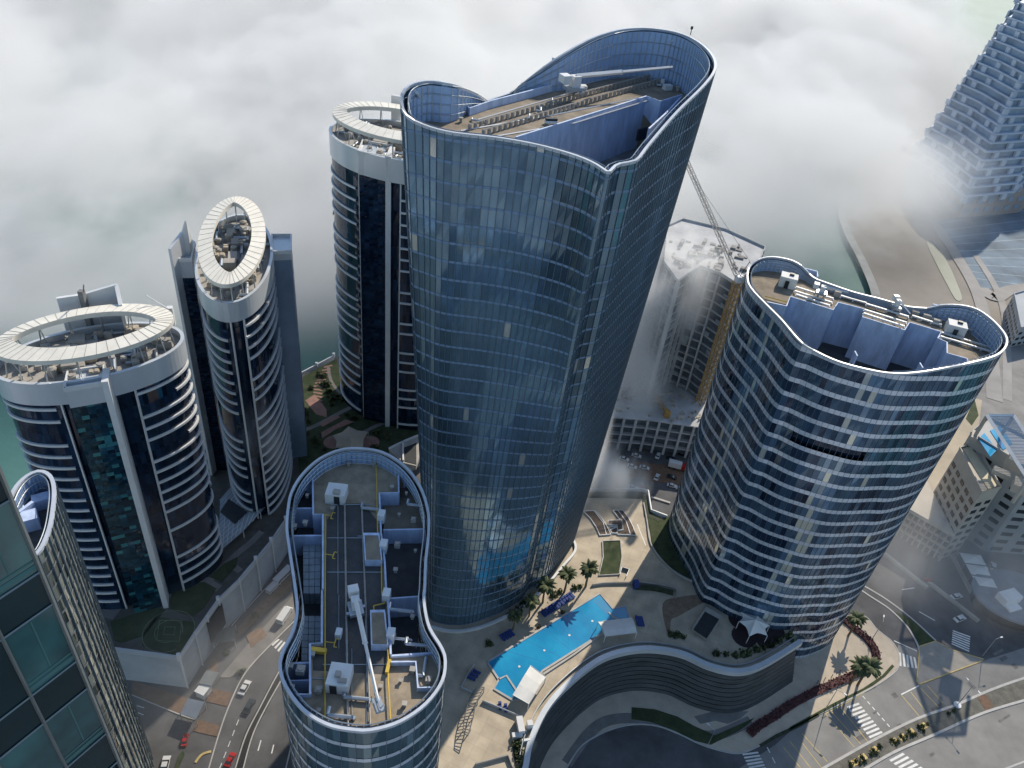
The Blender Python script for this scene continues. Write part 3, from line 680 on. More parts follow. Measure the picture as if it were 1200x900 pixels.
    clutter(t, Vector((C.x, C.y, 0)), maj*fa*.92, mnr*fb*.9, zr-1.6, 62, seed=seed, s=1.0)
    b = MB(); rg2 = random.Random(seed+50)
    for k in range(9):
        u, v = rg2.uniform(-.6, .6), rg2.uniform(-.5, .5); c = C+maj*u+mnr*v; b.box(c, rg2.uniform(2.5, 5), rg2.uniform(2, 3.2), zr-1.6, zr-1.6+rg2.uniform(1.4, 3.2), math.atan2(maj.y, maj.x))
    each(b, 'plant_room', M['conc'], t)
    return t, C, maj, mnr
def fin_wing(t, px, zr, z0, glass, head=5.0, gm=None, low=None):
    q = PZ(px, zr); poly_ = [(p.x, p.y) for p in q]
    b = MB(); b.prism(poly_, zr-head, zr-.8); 
    b.build('wing_head', M['panel'], t)
    b = MB(); n = len(poly_); b.wall(q+[q[0]], zr-1.0, zr+.1, .5); b.build('wing_parapet', M['white'], t)
    cx_ = sum(p[0] for p in poly_)/n; cy_ = sum(p[1] for p in poly_)/n; ins = [Vector((cx_+(p[0]-cx_)*.985, cy_+(p[1]-cy_)*.985, zr-head)) for p in poly_]
    a = sum(ins[i].x*ins[(i+1) % n].y-ins[(i+1) % n].x*ins[i].y for i in range(n))
    if a < 0: ins = list(reversed(ins))
    b = MB(); rg = random.Random(len(px)*7+int(zr))
    for i in range(n):
        j = (i+1) % n; d = ins[j]-ins[i]; m_ = max(1, int(d.length/1.3)); nn = Vector((d.y, -d.x, 0)).normalized()
        for k in range(int((zr-head-z0)/1.1)+1):
            za = z0+k*1.1; zb = min(za+1.1, zr-head)
            for c in range(m_):
                A = ins[i]+d*c/m_; Bq = ins[i]+d*(c+1)/m_; b.face([Vector((A.x, A.y, za))+nn*rg.uniform(-.03, .03), Vector((Bq.x, Bq.y, za))+nn*rg.uniform(-.03, .03), Vector((Bq.x, Bq.y, zb))+nn*rg.uniform(-.03, .03), Vector((A.x, A.y, zb))+nn*rg.uniform(-.03, .03)], rg.uniform(.05, .97))
    b.build('wing_facade', gm or GL['ring'], t)
def fin_plate(t, p, q, zt, z0, th=.7, zt2=None):
    a, c = P(p[0], p[1], zt), P(q[0], q[1], zt2 or zt); b = MB(); d = (c-a); d.z = 0; nn = Vector((-d.y, d.x, 0)).normalized()*th/2
    lo_ = [(v.x, v.y, z0) for v in (a-nn, c-nn, c+nn, a+nn)]; hi = [(v.x, v.y, z) for v, z in ((a-nn, zt), (c-nn, zt2 or zt), (c+nn, zt2 or zt), (a+nn, zt))]
    for i in range(4): j = (i+1) % 4; b.face([lo_[i], lo_[j], hi[j], hi[i]])
    b.face(hi); b.build('fin_plate', M['white'], t)
PZL = 13.5
tA, CA, mA, nA = ring_tower('ring_tower', 'left tower with a wide oval canopy ring and a teal glass bay in front', 91, PZL, [(-8, 402), (202, 376), (118, 357), (85, 419)], [(57, 79), (121, 148)], 1.06, 1.02, 11, strip=None)
fin_wing(tA, [(75.1, 454.9), (121.8, 447.2), (121.3, 428), (79.3, 434)], 91, PZL, None, 5.5, GL['teal'])
fin_plate(tA, (122.3, 447.5), (124.5, 431), 91.6, PZL, 1.3)
fin_plate(tA, (66, 349), (94, 345), 97.5, 60, .8); fin_plate(tA, (98, 344), (136, 333), 97.5, 60, .8, 99); fin_plate(tA, (136, 333), (141, 357), 99, 60, .8, 97)
b = MB(); b.box(P(96, 345, 98), 1.2, 1.2, 88, 99); b.tube(P(98, 342, 99), P(98, 334, 102.5), .15, 6); b.build('mast', M['concd'], tA)
b = MB(); b.tube(P(197, 362, 95), P(171, 346, 99), .16, 6); b.box(P(199, 362, 94), 1.3, 1.3, 89.4, 94.5, .3); b.build('davit_arm', M['white'], tA)
tB, CB, mB, nB = ring_tower('ring_tower', 'slim tower with an upright oval canopy ring between two flat blue fins', 92, PZL, [(269, 331), (274.4, 229), (232, 284), (311.7, 273)], [(262, 281)], .97, 1.12, 21, hole=(.80, .58))
fin_wing(tB, [(317.6, 294.4), (341, 293.3), (341, 274.3), (318.7, 274.3)], 92, PZL, None, 3.0, mat('blue_metal_cladding', (.24, .33, .46), .35, metal=.4, var=.2, scale=.06))
fin_wing(tB, [(206.9, 302.8), (224, 302.8), (228, 284), (214, 272)], 92, PZL, None, 6.0)
fin_plate(tB, (198.4, 291.5), (213, 272), 96, PZL, .8, 98); fin_plate(tB, (213, 272), (217, 259), 98, PZL, .8, 101); fin_plate(tB, (217, 259), (223, 276), 101, 80, .5, 96)
tC, CC, mC, nC = ring_tower('ring_tower', 'rear tower with a pale canopy ring half hidden behind the tallest tower', 114, 4, [(389.5, 128), (545, 157), (475, 123), (460, 162)], [(417, 469)], 1.04, 1.04, 31, fh=3.9)
fin_wing(tC, [(419.8, 177), (453.8, 183.1), (459, 170), (425, 164)], 114, 4, None, 7)
fin_plate(tC, (455, 184.5), (460, 172), 114.3, 4, 1.6); fin_plate(tC, (459, 111), (470, 113), 121, 90, .8)
# ================================================================== SLIM TOWER bottom left
raw = [(108,276),(130,246),(150,192),(160,130),(162,85),(155,52),(137,34),(110,30),(75,46),(45,76),(24,118),(5,180),(-10,250),(10,310),(60,318)]
PD = resample(smoothclosed(PZ(raw, 95, 2.5, (0, 540))), .95)
cx, cy = sum(p.x for p in PD)/len(PD), sum(p.y for p in PD)/len(PD)
slim = thing('slim_tower', 'slim curved tower of grey green glass in bottom left behind the near facade', 'skyscraper', (cx, cy, 0))
hd = random.Random(12)
atD, ND = curtain(slim, PD, 0, 3.3, .5, GL['slim'], M['alu'], M['mull'], jit=.07, rndf=lambda i, k: (hd.uniform(.2, .6) if k > 24 else (hd.uniform(.7, .99) if (i//2) % 2 else hd.uniform(.05, .8))), rimw=.5, rimmat=M['rimblue'], every=2, mw=.12, mout=.3)  # alternate column pairs pick the painted glint tones
crown(slim, PD, ND, 90, M['crownp'], M['alu'], off=.8, rails=(0, .33, .66, 1))
poly('roof_deck', [(p.x, p.y) for p in inset(PD, ND, .8)], 89, 90, M['rooft'], slim)
b = MB(); b.wall(PZ([(60, 160), (100, 130)], 92, 2.5, (0, 540)), 90, 93, .6); b.box(P(50, 588, 91), 3, 2, 90, 92.3, .6); b.box(P(36, 612, 91), 2.6, 2.6, 90, 92.8, .6); each(b, 'roof_wall', M['wallin'], slim)
# ================================================================== NEAR FACADE bottom left
DG = 17.7
def dep(px, py):
    c = Vector(((px-600)/F, -(py-450)/F, -1)); r = Vector((CX.dot(c), CY.dot(c), CZ.dot(c))); return -r.z/math.hypot(r.x, r.y), r
_, r = dep(47, 669); cor = Vector((r.x, r.y, 0)).normalized()*DG
def zc(px, py): return H-DG*dep(px, py)[0]
z1 = zc(47, 669); wd = (P(0, 700, z1)-Vector((cor.x, cor.y, z1))); wd.z = 0; wd.normalize()
z2 = zc(91, 773); modp = P(36, 816, z2); mod = (Vector((modp.x, modp.y, 0))-cor).length
rows = [zc(14, 584), z1, zc(63, 706), z2, zc(105, 804), zc(125, 858), zc(140, 890)]
pit = [rows[1]-rows[3]]
near = thing('near_glass_building', 'dark teal glass facade corner filling the bottom left corner of the picture', 'building', (cor.x, cor.y, 180))
zz = [rows[0]]+rows[1:]
while zz[-1] > 176: zz.append(zz[-1]-(1.5 if len(zz) % 2 == 0 else 2.6))
top = zz[0]; zz = [top+4.2+1.6, top+1.6 if False else top+1.5]+zz
nb = Vector((-wd.y, wd.x, 0))
if nb.dot(-cor) < 0: nb = -nb
Gd = mat('near_dark_panel', (.006, .028, .036), .2, var=.3, scale=.3, spec=.3)
Gw = bpy.data.materials.new('near_window_glass'); Gw.use_nodes = True
_b = Gw.node_tree.nodes['Principled BSDF']; _b.inputs['Base Color'].default_value = (.01, .075, .085, 1); _b.inputs['Roughness'].default_value = .08; _b.inputs['Specular IOR Level'].default_value = .9
_g = Gw.node_tree.nodes.new('ShaderNodeNewGeometry'); _x = Gw.node_tree.nodes.new('ShaderNodeTexNoise'); _x.inputs['Scale'].default_value = .5; _x.inputs['Detail'].default_value = 3; _r = Gw.node_tree.nodes.new('ShaderNodeValToRGB')
_r.color_ramp.elements[0].position = .38; _r.color_ramp.elements[0].color = (.006, .055, .065, 1); _r.color_ramp.elements[1].position = .68; _r.color_ramp.elements[1].color = (.03, .15, .16, 1)
Gw.node_tree.links.new(_g.outputs['Position'], _x.inputs[0]); Gw.node_tree.links.new(_x.outputs[0], _r.inputs[0]); Gw.node_tree.links.new(_r.outputs[0], _b.inputs['Base Color'])
Gs = mat('near_sill', (.05, .15, .16), .5, var=.2, scale=.6)
b = MB(); L = mod*5; back = -nb*10
q = [cor+nb*-.15, cor+wd*L+nb*-.15, cor+wd*L+back, cor+back]
b.prism([(p.x, p.y) for p in q], 150, zz[0]); b.build('core', Gd, near)
pan = MB(); win = MB(); sill = MB(); frm = MB()
for k in range(len(zz)-1):
    za, zb = zz[k+1], zz[k]; iswin = (zb-za) > 1.9
    for c in range(5):
        a = cor+wd*(mod*c); e = cor+wd*(mod*(c+1)); tgt = win if iswin else pan; tgt.k += 1; sill.k += 1
        tgt.face([(a.x, a.y, za), (e.x, e.y, za), (e.x, e.y, zb), (a.x, a.y, zb)] )
        if iswin and c == 0:
            w2 = wd*.22; u = nb*.012
            for (x0, x1, y0, y1) in (((.04, .96, .06, .12), (.04, .96, .16, .185), (.46, .49, .2, .96)) if k % 2 == 0 else ((.04, .96, .06, .12), (.66, .69, .12, .96))):
                A = a+wd*mod*x0+u; E = a+wd*mod*x1+u; h = zb-za; sill.face([(A.x, A.y, za+h*y0), (E.x, E.y, za+h*y0), (E.x, E.y, za+h*y1), (A.x, A.y, za+h*y1)])
    p0 = cor+nb*.03; p1 = cor+wd*L+nb*.03; frm.tube((p0.x, p0.y, za), (p1.x, p1.y, za), .035)
for c in range(6):
    a = cor+wd*(mod*c)+nb*.03; frm.tube((a.x, a.y, 150), (a.x, a.y, zz[0]), .05 if c else .06)
each(pan, 'spandrel_panel', Gd, near); each(win, 'window', Gw, near); [o_.data.materials.__setitem__(0, Gd) for o_ in near.children if o_.name.startswith('window') and 'sill' not in o_.name and ((sum((v_.co for v_ in o_.data.vertices), Vector())/4)-cor).xy.length > mod*1.2 and random.random() < .6]; each(sill, 'window_sill', Gs, near); frm.build('window_frames', mat('near_frame', (.22, .24, .25), .4, metal=.5, var=.1), near)
# ================================================================== GROUND, SEA, SHORE
def seamat():
    m = bpy.data.materials.new('sea_water'); m.use_nodes = True; t = m.node_tree; b = t.nodes['Principled BSDF']
    g = t.nodes.new('ShaderNodeNewGeometry'); mp = t.nodes.new('ShaderNodeMapping'); mp.inputs['Scale'].default_value = (1/90, 1/90, 1); t.links.new(g.outputs['Position'], mp.inputs[0])
    n = t.nodes.new('ShaderNodeTexNoise'); n.inputs['Scale'].default_value = 1; n.inputs['Detail'].default_value = 4; t.links.new(mp.outputs[0], n.inputs[0])
    r = t.nodes.new('ShaderNodeValToRGB'); r.color_ramp.elements[0].position = .3; r.color_ramp.elements[1].position = .75; r.color_ramp.elements[0].color = (.055, .15, .145, 1); r.color_ramp.elements[1].color = (.11, .24, .225, 1)
    t.links.new(n.outputs[0], r.inputs[0]); t.links.new(r.outputs[0], b.inputs['Base Color'])
    n2 = t.nodes.new('ShaderNodeTexNoise'); n2.inputs['Scale'].default_value = .5; n2.inputs['Detail'].default_value = 4; t.links.new(g.outputs['Position'], n2.inputs[0])
    bp = t.nodes.new('ShaderNodeBump'); bp.inputs['Strength'].default_value = .3; bp.inputs['Distance'].default_value = .3; t.links.new(n2.outputs[0], bp.inputs['Height']); t.links.new(bp.outputs[0], b.inputs['Normal'])
    b.inputs['Roughness'].default_value = .6; b.inputs['Specular IOR Level'].default_value = .12
    return m
b = MB(); b.box((0, 4000), 24000, 24000, -6, -3); b.build('sea', seamat(), kind='structure')
land = [(353,438),(391,418),(470,404),(600,392),(742,374),(800,362),(868,352),(905,372),(940,400),(1035,425),(1100,480),(1200,520),(1500,700),(1400,1150),(300,1150),(-500,1150),(-500,800),(-60,620),(60,548),(200,496)]
poly('ground', PZ(land, 0), -8, 0, M['asphalt'], kind='structure')
def cityground():
    m = bpy.data.materials.new('city_ground'); m.use_nodes = True; t = m.node_tree; b = t.nodes['Principled BSDF']; b.inputs['Roughness'].default_value = .95
    g = t.nodes.new('ShaderNodeNewGeometry'); v = t.nodes.new('ShaderNodeTexVoronoi'); v.inputs['Scale'].default_value = .03; t.links.new(g.outputs['Position'], v.inputs[0])
    r = t.nodes.new('ShaderNodeValToRGB'); e = r.color_ramp.elements; e[0].color = (.07, .075, .09, 1); e[1].color = (.50, .48, .45, 1); x = e.new(.45); x.color = (.22, .23, .26, 1)  # strong patch contrast shaped to vary the reflections in the glass
    s_ = t.nodes.new('ShaderNodeSeparateColor'); t.links.new(v.outputs['Color'], s_.inputs[0]); t.links.new(s_.outputs[0], r.inputs[0]); t.links.new(r.outputs[0], b.inputs['Base Color']); return m
poly('city_ground', [(-900, 62), (700, 62), (900, -1400), (-900, -1400)], -8, -.1, cityground(), kind='structure')  # unseen land behind the camera, added for the facade reflections
sand = [(1035,426),(1027,360),(1022,330),(1005,300),(990,268),(983,240),(992,214),(1030,196),(1060,180),(1110,150),(1150,120),(1400,60),(1700,200),(1700,600),(1400,620),(1200,522),(1100,482)]
poly('beach', smoothclosed(PZ(sand, 0), sub=4), -8, .2, M['sand'], kind='structure')
b = MB(); b.flat(smoothopen(PZ([(1028,385),(1026,345),(1010,305),(993,272),(986,242),(994,216)], 0)), 5, .25); b.build('shore_foam', mat('shore_foam', (.36, .36, .34), .9, var=.25, scale=.08), kind='structure')
# far roads and canal on the right
b = MB(); b.prism([(p.x, p.y) for p in PZ([(1092,262),(1150,250),(1400,225),(1400,340),(1210,345),(1150,338),(1128,318)], 0)], .2, .34); b.build('far_carriageway', mat('hazy_asphalt', (.15, .20, .25), .9, var=.35, scale=.05), kind='structure')  # distance haze mixed into the road colour
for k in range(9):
    b = MB(); b.flat(PZ([(1096+k*6, 263+k*8), (1230, 243+k*12)], 0), 1.0, .4); b.build('lane_line', mat('hazy_line', (.27, .33, .38), .9, var=.3, scale=.05), kind='structure')  # line paint colour with the same haze mixed in
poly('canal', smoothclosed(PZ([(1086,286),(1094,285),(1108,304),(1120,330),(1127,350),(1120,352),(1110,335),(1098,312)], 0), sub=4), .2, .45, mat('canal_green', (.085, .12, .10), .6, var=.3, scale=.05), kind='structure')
b = MB()
for pts, w_ in (([(1040,212),(1075,232),(1095,262),(1120,300),(1145,345),(1158,400),(1165,470)], 7), ([(1150,338),(1165,350),(1185,340),(1230,335)], 8), ([(1143,300),(1175,360),(1180,470)], 4), ([(1010,220),(1040,235),(1060,255)], 5), ([(1060,190),(1100,205),(1135,262)], 6)):
    b.flat(smoothopen(PZ(pts, 0)), w_, .5+.02*w_)
b.build('far_road', mat('far_road_surface', (.30, .29, .28), .9, var=.2, scale=.04), kind='structure')
poly('sand_lot', PZ([(1085,500),(1120,430),(1165,380),(1300,420),(1260,600),(1180,560)], 0), .25, .5, M['asphl'], kind='structure')
poly('verge', PZ([(1098,500),(1118,462),(1150,470),(1146,505),(1120,540),(1095,600),(1075,600)], 0), .5, .62, M['sandl'], kind='structure')
poly('verge_lawn', PZ([(1131,492),(1141,468),(1146,488),(1138,500)], 0), .62, .7, M['grass'], kind='structure')
# ================================================================== DISTANT STEPPED BUILDINGS (top right)
hz_w = mat('hazy_white_concrete', (.46, .52, .60), .9, var=.12, scale=.02); hz_d = mat('hazy_dark_glass', (.25, .33, .43), .6, var=.35, scale=.04); hz_p = mat('hazy_peach', (.36, .31, .29), .9, var=.15, scale=.02)  # aerial haze is baked into these pale bluish colours
def stepped(name, label, foot, z0, fh, n, shift, tap, group=None):
    c = sum((Vector((p.x, p.y, 0)) for p in foot), Vector())/len(foot); t = thing(name, label, 'apartment block', (c.x, c.y, 0))
    rg = random.Random(n)
    W_ = MB(); D_ = MB()
    for k in range(n):
        s = 1-tap*k; o_ = shift*k; f = [c+(Vector((p.x, p.y, 0))-c)*s+o_ for p in foot]; z = z0+k*fh
        D_.prism([((p-c-o_)*.97+c+o_).xy[:] for p in f], z, z+fh)
        W_.prism([p.xy[:] for p in f], z+fh-1.0, z+fh-.02)
        m_ = len(f)
        for i in range(m_):
            d = f[(i+1) % m_]-f[i]; q = max(2, int(d.length/9)); a = math.atan2(d.y, d.x)
            for j in range(q+1):
                if (j+k) % 2 == 0 and rg.random() < .85: W_.box(f[i]+d*((j)/q)*.985, 4.2, 1.6, z, z+fh-1, a)
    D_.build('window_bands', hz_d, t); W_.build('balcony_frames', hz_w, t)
    return t
pod = thing('podium_block', 'long peach podium building under the stepped white apartment block by the far shore', 'building', P(1120, 230, 0))
fp = PZ([(1046,194),(1088,218),(1122,256),(1192,250),(1240,215),(1150,150),(1090,160)], 0)
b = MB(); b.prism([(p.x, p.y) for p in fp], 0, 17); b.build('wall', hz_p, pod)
b = MB()
for e in range(3):
    d = fp[e+1]-fp[e]; q = int(d.length/9); a = math.atan2(d.y, d.x)
    for j in range(q):
        for z in (4, 10): b.box(fp[e]+d*((j+.5)/q), 5, .6, z, z+3, a)
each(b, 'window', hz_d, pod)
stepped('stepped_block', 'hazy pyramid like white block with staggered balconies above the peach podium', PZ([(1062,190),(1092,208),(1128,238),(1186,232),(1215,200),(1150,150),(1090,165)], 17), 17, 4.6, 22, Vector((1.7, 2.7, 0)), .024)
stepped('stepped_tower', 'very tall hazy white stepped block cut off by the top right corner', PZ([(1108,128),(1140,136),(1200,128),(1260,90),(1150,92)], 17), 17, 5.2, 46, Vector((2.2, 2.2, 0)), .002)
# ================================================================== UNFINISHED TOWER AND SITE
cs = mat('raw_concrete', (.44, .445, .45), .9, var=.22, scale=.12); csd = mat('shadowed_void', (.10, .12, .145), .9, var=.4, scale=.3)  # dark solid cores paint the shade inside open floors
site = poly('building_site', PZ([(640,372),(742,376),(905,372),(880,470),(830,520),(700,500),(640,480)], 0), 0, .3, mat('dusty_ground', (.33, .31, .28), .95, var=.3, scale=.1), kind='structure')
ft = thing('unfinished_tower', 'bare grey concrete tower shell under construction between the two big glass towers', 'unfinished building', P(800, 460, 0))
froof = PZ([(782,266),(800,258),(850,270),(896,291),(889,308),(862,333),(845,322),(820,313),(806,322),(794,330),(778,308)], 69)
cF = sum(froof, Vector())/len(froof)
nfl = 17
for k in range(nfl+1):
    z = 6+k*(63/nfl); b = MB(); b.prism([(p.x, p.y) for p in froof], z-.42, z, bot=True); b.build('floor_slab', cs, ft)
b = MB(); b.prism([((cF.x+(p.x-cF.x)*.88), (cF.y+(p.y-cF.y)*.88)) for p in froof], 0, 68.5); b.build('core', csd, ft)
b = MB(); n = len(froof)
for i in range(n):
    d = froof[(i+1) % n]-froof[i]; q = max(1, round(d.length/5)); a = math.atan2(d.y, d.x)
    for j in range(q): c = cF+(froof[i]+d*(j/q)-cF)*.975; b.box(c, .7, 1.6, 0, 68.55, a)
each(b, 'column', cs, ft)
b = MB(); rg = random.Random(2)
for i in range(n):
    d = froof[(i+1) % n]-froof[i]; q = max(1, round(d.length/4)); a = math.atan2(d.y, d.x)
    for j in range(q):
        for k in range(nfl):
            if rg.random() < .28: c = cF+(froof[i]+d*((j+.5)/q)-cF)*.955; z = 6+k*63/nfl; b.box(c, 2.4, .2, z, z+rg.uniform(1, 2.8), a)
b.build('infill_panels', mat('infill', (.30, .33, .36), .8, var=.4, scale=.3), ft)
b = MB()
for k in range(60): b.box(cF+Vector((rg.uniform(-14, 14), rg.uniform(-11, 11), 0)), rg.uniform(.6, 4.2), rg.uniform(.5, 2.2), 69, 69+rg.uniform(.2, 1.6), rg.choice([-.3, 1.27])+rg.uniform(-.1, .1))
each(b, 'stacked_material', mat('stacked_formwork', (.26, .25, .24), .9, var=.45, scale=.4), ft)
b = MB()
for i in range(n): b.wall([froof[i], froof[(i+1) % n]], 69, 69.9, .25)
b.build('edge_upstand', cs, ft)
def lattice(b, p, q, w_, seg, r=.11):
    p = Vector(p); q = Vector(q); d = q-p; L = d.length; u = d.normalized(); a = u.orthogonal().normalized(); c = u.cross(a); m_ = max(1, int(L/seg)); cor4 = [(a+c)*w_/2, (a-c)*w_/2, (-a-c)*w_/2, (-a+c)*w_/2]
    for k in range(4): b.tube(p+cor4[k], q+cor4[k], r)
    for j in range(m_):
        for k in range(4):
            e = cor4[k]; f = cor4[(k+1) % 4]; b.tube(p+u*(L*j/m_)+e, p+u*(L*(j+1)/m_)+f, r*.6); b.tube(p+u*(L*j/m_)+e, p+u*(L*j/m_)+f, r*.6)
tc = thing('tower_crane', 'tall orange lattice crane mast with a long pale jib beside the unfinished tower', 'crane', P(814, 496, 0))
mb_ = P(815, 497, 2); mx, my = P(864, 333, 70).xy; mb_ = Vector((mx, my, 0))
b = MB(); b.lock = True; lattice(b, (mx, my, 0), (mx, my, 71), 2.6, 2.6, .22); b.build('mast', M['rust'], tc)
b = MB(); b.lock = True
tip = P(803, 186, 104); lattice(b, (mx, my, 72), tip, 1.3, 2.2, .12); b.build('jib', mat('crane_jib', (.45, .40, .36), .6, var=.15), tc)
b = MB(); b.box((mx, my), 2.2, 2.2, 71, 73.4, .4); b.build('cab', M['white'], tc)
b = MB(); e = (Vector((mx, my, 72))-tip); e.z = 0; e.normalize(); b.lock = True; lattice(b, (mx, my, 72.5), Vector((mx, my, 72.5))+e*7, 1.4, 1.6, .12); b.box((mx+e.x*6.5, my+e.y*6.5), 2, 2.2, 70.5, 73, math.atan2(e.y, e.x)); b.build('counter_jib', M['alu'], tc)
b = MB(); b.lock = True; pk = Vector((mx, my, 80))+e*2; b.tube((mx, my, 73), pk, .14); b.tube(pk, tip.lerp(Vector((mx, my, 72)), .15), .05); b.tube(pk, Vector((mx, my, 72.5))+e*6.5, .06); b.build('tie_rope', M['dark'], tc)
# hoist scaffold up the corner of the tower
bm = thing('concrete_boom', 'orange placing boom lying across the dusty building site', 'boom', P(760, 470, 17))
b = MB(); b.lock = True; lattice(b, P(741, 424, 22), P(782, 484, 18), 1.2, 1.4, .16); b.build('boom', M['rust'], bm)
b = MB(); b.box(P(782, 484, 18), 2, 2, 16.3, 19, .3); b.build('boom_base', M['rust'], bm)
# low frame in front
lf = thing('unfinished_podium', 'low unfinished concrete frame with open bays in front of the bare tower', 'unfinished building', P(750, 520, 0))
lq = PZ([(655,484),(703,488),(760,492),(815,500),(850,505),(858,470),(780,440),(700,430),(650,440)], 16)
for k in range(4):
    b = MB(); b.prism([(p.x, p.y) for p in lq], 4*k+3.5, 4*k+4, bot=True); b.build('floor_slab', cs, lf)
b = MB()
cL = sum(lq, Vector())/len(lq)
for e_ in range(4):
    d = lq[e_+1]-lq[e_]; q = max(1, round(d.length/4.2)); a = math.atan2(d.y, d.x)
    for j in range(q):
        c = cL+(lq[e_]+d*(j/q)-cL)*.985; b.box(c, .9, .9, 0, 15.9, a)
each(b, 'column', cs, lf)
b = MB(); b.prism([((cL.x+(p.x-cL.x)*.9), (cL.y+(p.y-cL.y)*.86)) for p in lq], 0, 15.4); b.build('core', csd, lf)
b = MB()
for k in range(60):
    p = lq[0].lerp(lq[4], rg.random()).lerp(lq[6], rg.uniform(.02, .7)); b.box(p, rg.uniform(.5, 2.6), rg.uniform(.3, 1.2), 16, 16+rg.uniform(.2, 1.2), rg.random()*3)
each(b, 'stacked_material', mat('site_materials', (.42, .38, .33), .8, var=.4, scale=.5), lf)
# ================================================================== RIGHT PODIUM WITH POOL
ZD = 15.0
s5, o5 = 2.4, (540, 560)
rimc = smoothopen(PZ([(160,870),(178,820),(195,740),(238,650),(300,580),(380,517),(450,490),(530,481),(620,495),(700,530),(780,545),(850,524),(952,462)], ZD, s5, o5), 6)
back = PZ([(925,735),(900,690),(800,610),(781,607),(762.5,600),(759,577.5),(750,575.5),(677,576),(600,580),(520,600),(495,680),(480,740),(462,800),(450,980)], ZD)
deckp = rimc+back
pr = thing('pool_podium', 'curved podium building with paved pool terrace between the two big glass towers', 'podium', (50, 130, 0))
b = MB(); b.prism([(p.x, p.y) for p in deckp], ZD-.6, ZD); b.build('terrace_deck', M['deck'], pr)
# outer wall: curved louvred part leans outward a little, rest plain
nC = len(rimc); NNr = []
for i in range(nC):
    d = (rimc[min(nC-1, i+1)].xy-rimc[max(0, i-1)].xy).normalized(); NNr.append(Vector((d.y, -d.x, 0)))
b = MB(); g = MB(); rows_ = 10
for k in range(rows_):
    za = (ZD-.6)*k/rows_; zb = (ZD-.6)*(k+1)/rows_
    for i in range(nC-1):
        def W(i_, z, o_=0): return Vector((rimc[i_].x, rimc[i_].y, z))+NNr[i_]*((ZD-z)*.30-1.0+o_)
        b.face([W(i, za, .25), W(i+1, za, .25), W(i+1, zb-.35, .12), W(i, zb-.35, .12)]); g.face([W(i, zb-.35, -.25), W(i+1, zb-.35, -.25), W(i+1, zb, -.3), W(i, zb, -.3)])
        b.face([W(i, zb-.35, .12), W(i+1, zb-.35, .12), W(i+1, zb-.35, -.25), W(i, zb-.35, -.25)])
b.build('louvre_wall', mat('louvre_bronze', (.065, .075, .085), .5, metal=.3, var=.4, scale=.15, stretch=(1, 1, 4)), pr); g.build('louvre_gaps', M['dark'], pr)
b = MB(); bk = [rimc[-1]]+back+[rimc[0]]
for i in range(len(bk)-1): b.face([(bk[i].x, bk[i].y, 0), (bk[i+1].x, bk[i+1].y, 0), (bk[i+1].x, bk[i+1].y, ZD-.6), (bk[i].x, bk[i].y, ZD-.6)])
b.build('side_wall', M['conc'], pr)
b = MB(); b.ribbon_solid([rimc[i]+NNr[i]*.9 for i in range(nC)][::-1], [rimc[i]-NNr[i]*.5 for i in range(nC)][::-1], ZD-.8, ZD+.9); b.build('coping', M['panel'], pr)
b = MB(); inn = [rimc[i]-NNr[i]*1.6 for i in range(nC)]; b.wall(inn[8:], ZD, ZD+1.0, .2); b.build('inner_parapet', M['alu'], pr)
b = MB(); b.wall(PZ([(781,607),(762.5,600),(759,577.5),(750,575.5),(677,576),(600,580)], ZD), 0, ZD+1.3, .4); b.build('parapet', M['white'], pr)
poly('planting_bed', PZ([(677,577.5),(750,577),(757.5,579),(761,601),(776,609),(772,612),(755,605),(753,584.5),(677,583)], ZD), ZD+.01, ZD+.35, M['dleaf'], pr)
# lawn strip round the sun tower
lawn_px = [(753,586),(757,605),(762,622),(764,637),(776,658),(790,670),(800,676),(830,692),(870,712),(915,735),(925,728),(930,700),(860,640),(800,600),(781,607),(770,610)]
poly('lawn', PZ(lawn_px, ZD), ZD+.01, ZD+.3, M['grass'], pr)
b = MB(); b.wall(smoothopen(PZ([(754,590),(758,612),(762,637),(775,657),(795,674),(833,692),(873,712),(915,738)], ZD)), ZD, ZD+.6, .35); b.build('planter_kerb', M['kerb'], pr)
# base kerb around the sky tower
b = MB(); b.wall(smoothopen(PZ([(668,628),(674,640),(672,650),(660,664),(645,682),(630,697),(612,712),(590,725),(560,737),(530,741),(505,736)], ZD)), ZD, ZD+.8, .7); b.build('tower_kerb', M['white'], pr)
# monogram planter
s6, o6 = 6.0, (600, 560)
def Z6(p, z=ZD): return PZ(p, z, s6, o6)
mg = thing('monogram_planter', 'dark planting bed outlined in white like two curved bars on the terrace', 'planter', Z6([(740, 330)])[0])
bed1 = [(500,240),(580,236),(630,290),(665,345),(692,402),(615,408),(590,350),(550,290)]; bed2 = [(707,234),(775,232),(820,290),(850,350),(868,408),(740,402),(740,378),(780,372),(772,310),(750,290)]
bed3 = [(675,305),(770,302),(778,370),(740,372),(735,395),(700,392),(690,372),(740,350),(738,338),(672,332)]
for q in (bed1, bed2, bed3):
    b = MB(); b.prism([(p.x, p.y) for p in Z6(q)], ZD, ZD+.35); b.build('soil_bed', mat('planter_soil', (.13, .10, .08), .95, var=.35, scale=1.2), mg)
    b = MB(); w6 = Z6(q); b.wall(w6+[w6[0]], ZD, ZD+.5, .22); b.build('white_edging', M['white'], mg)
b = MB(); b.wall(Z6([(575,238),(640,320),(662,404)]), ZD, ZD+.5, .22); b.wall(Z6([(742,234),(800,310),(830,402)]), ZD, ZD+.5, .22); b.wall(Z6([(690,345),(740,350),(740,395)]), ZD, ZD+.5, .22); each(b, 'divider', M['white'], mg)
lw = thing('lawn_bed', 'rectangular lawn bed with pale kerb in front of the dark monogram planter', 'lawn', Z6([(690, 570)])[0])
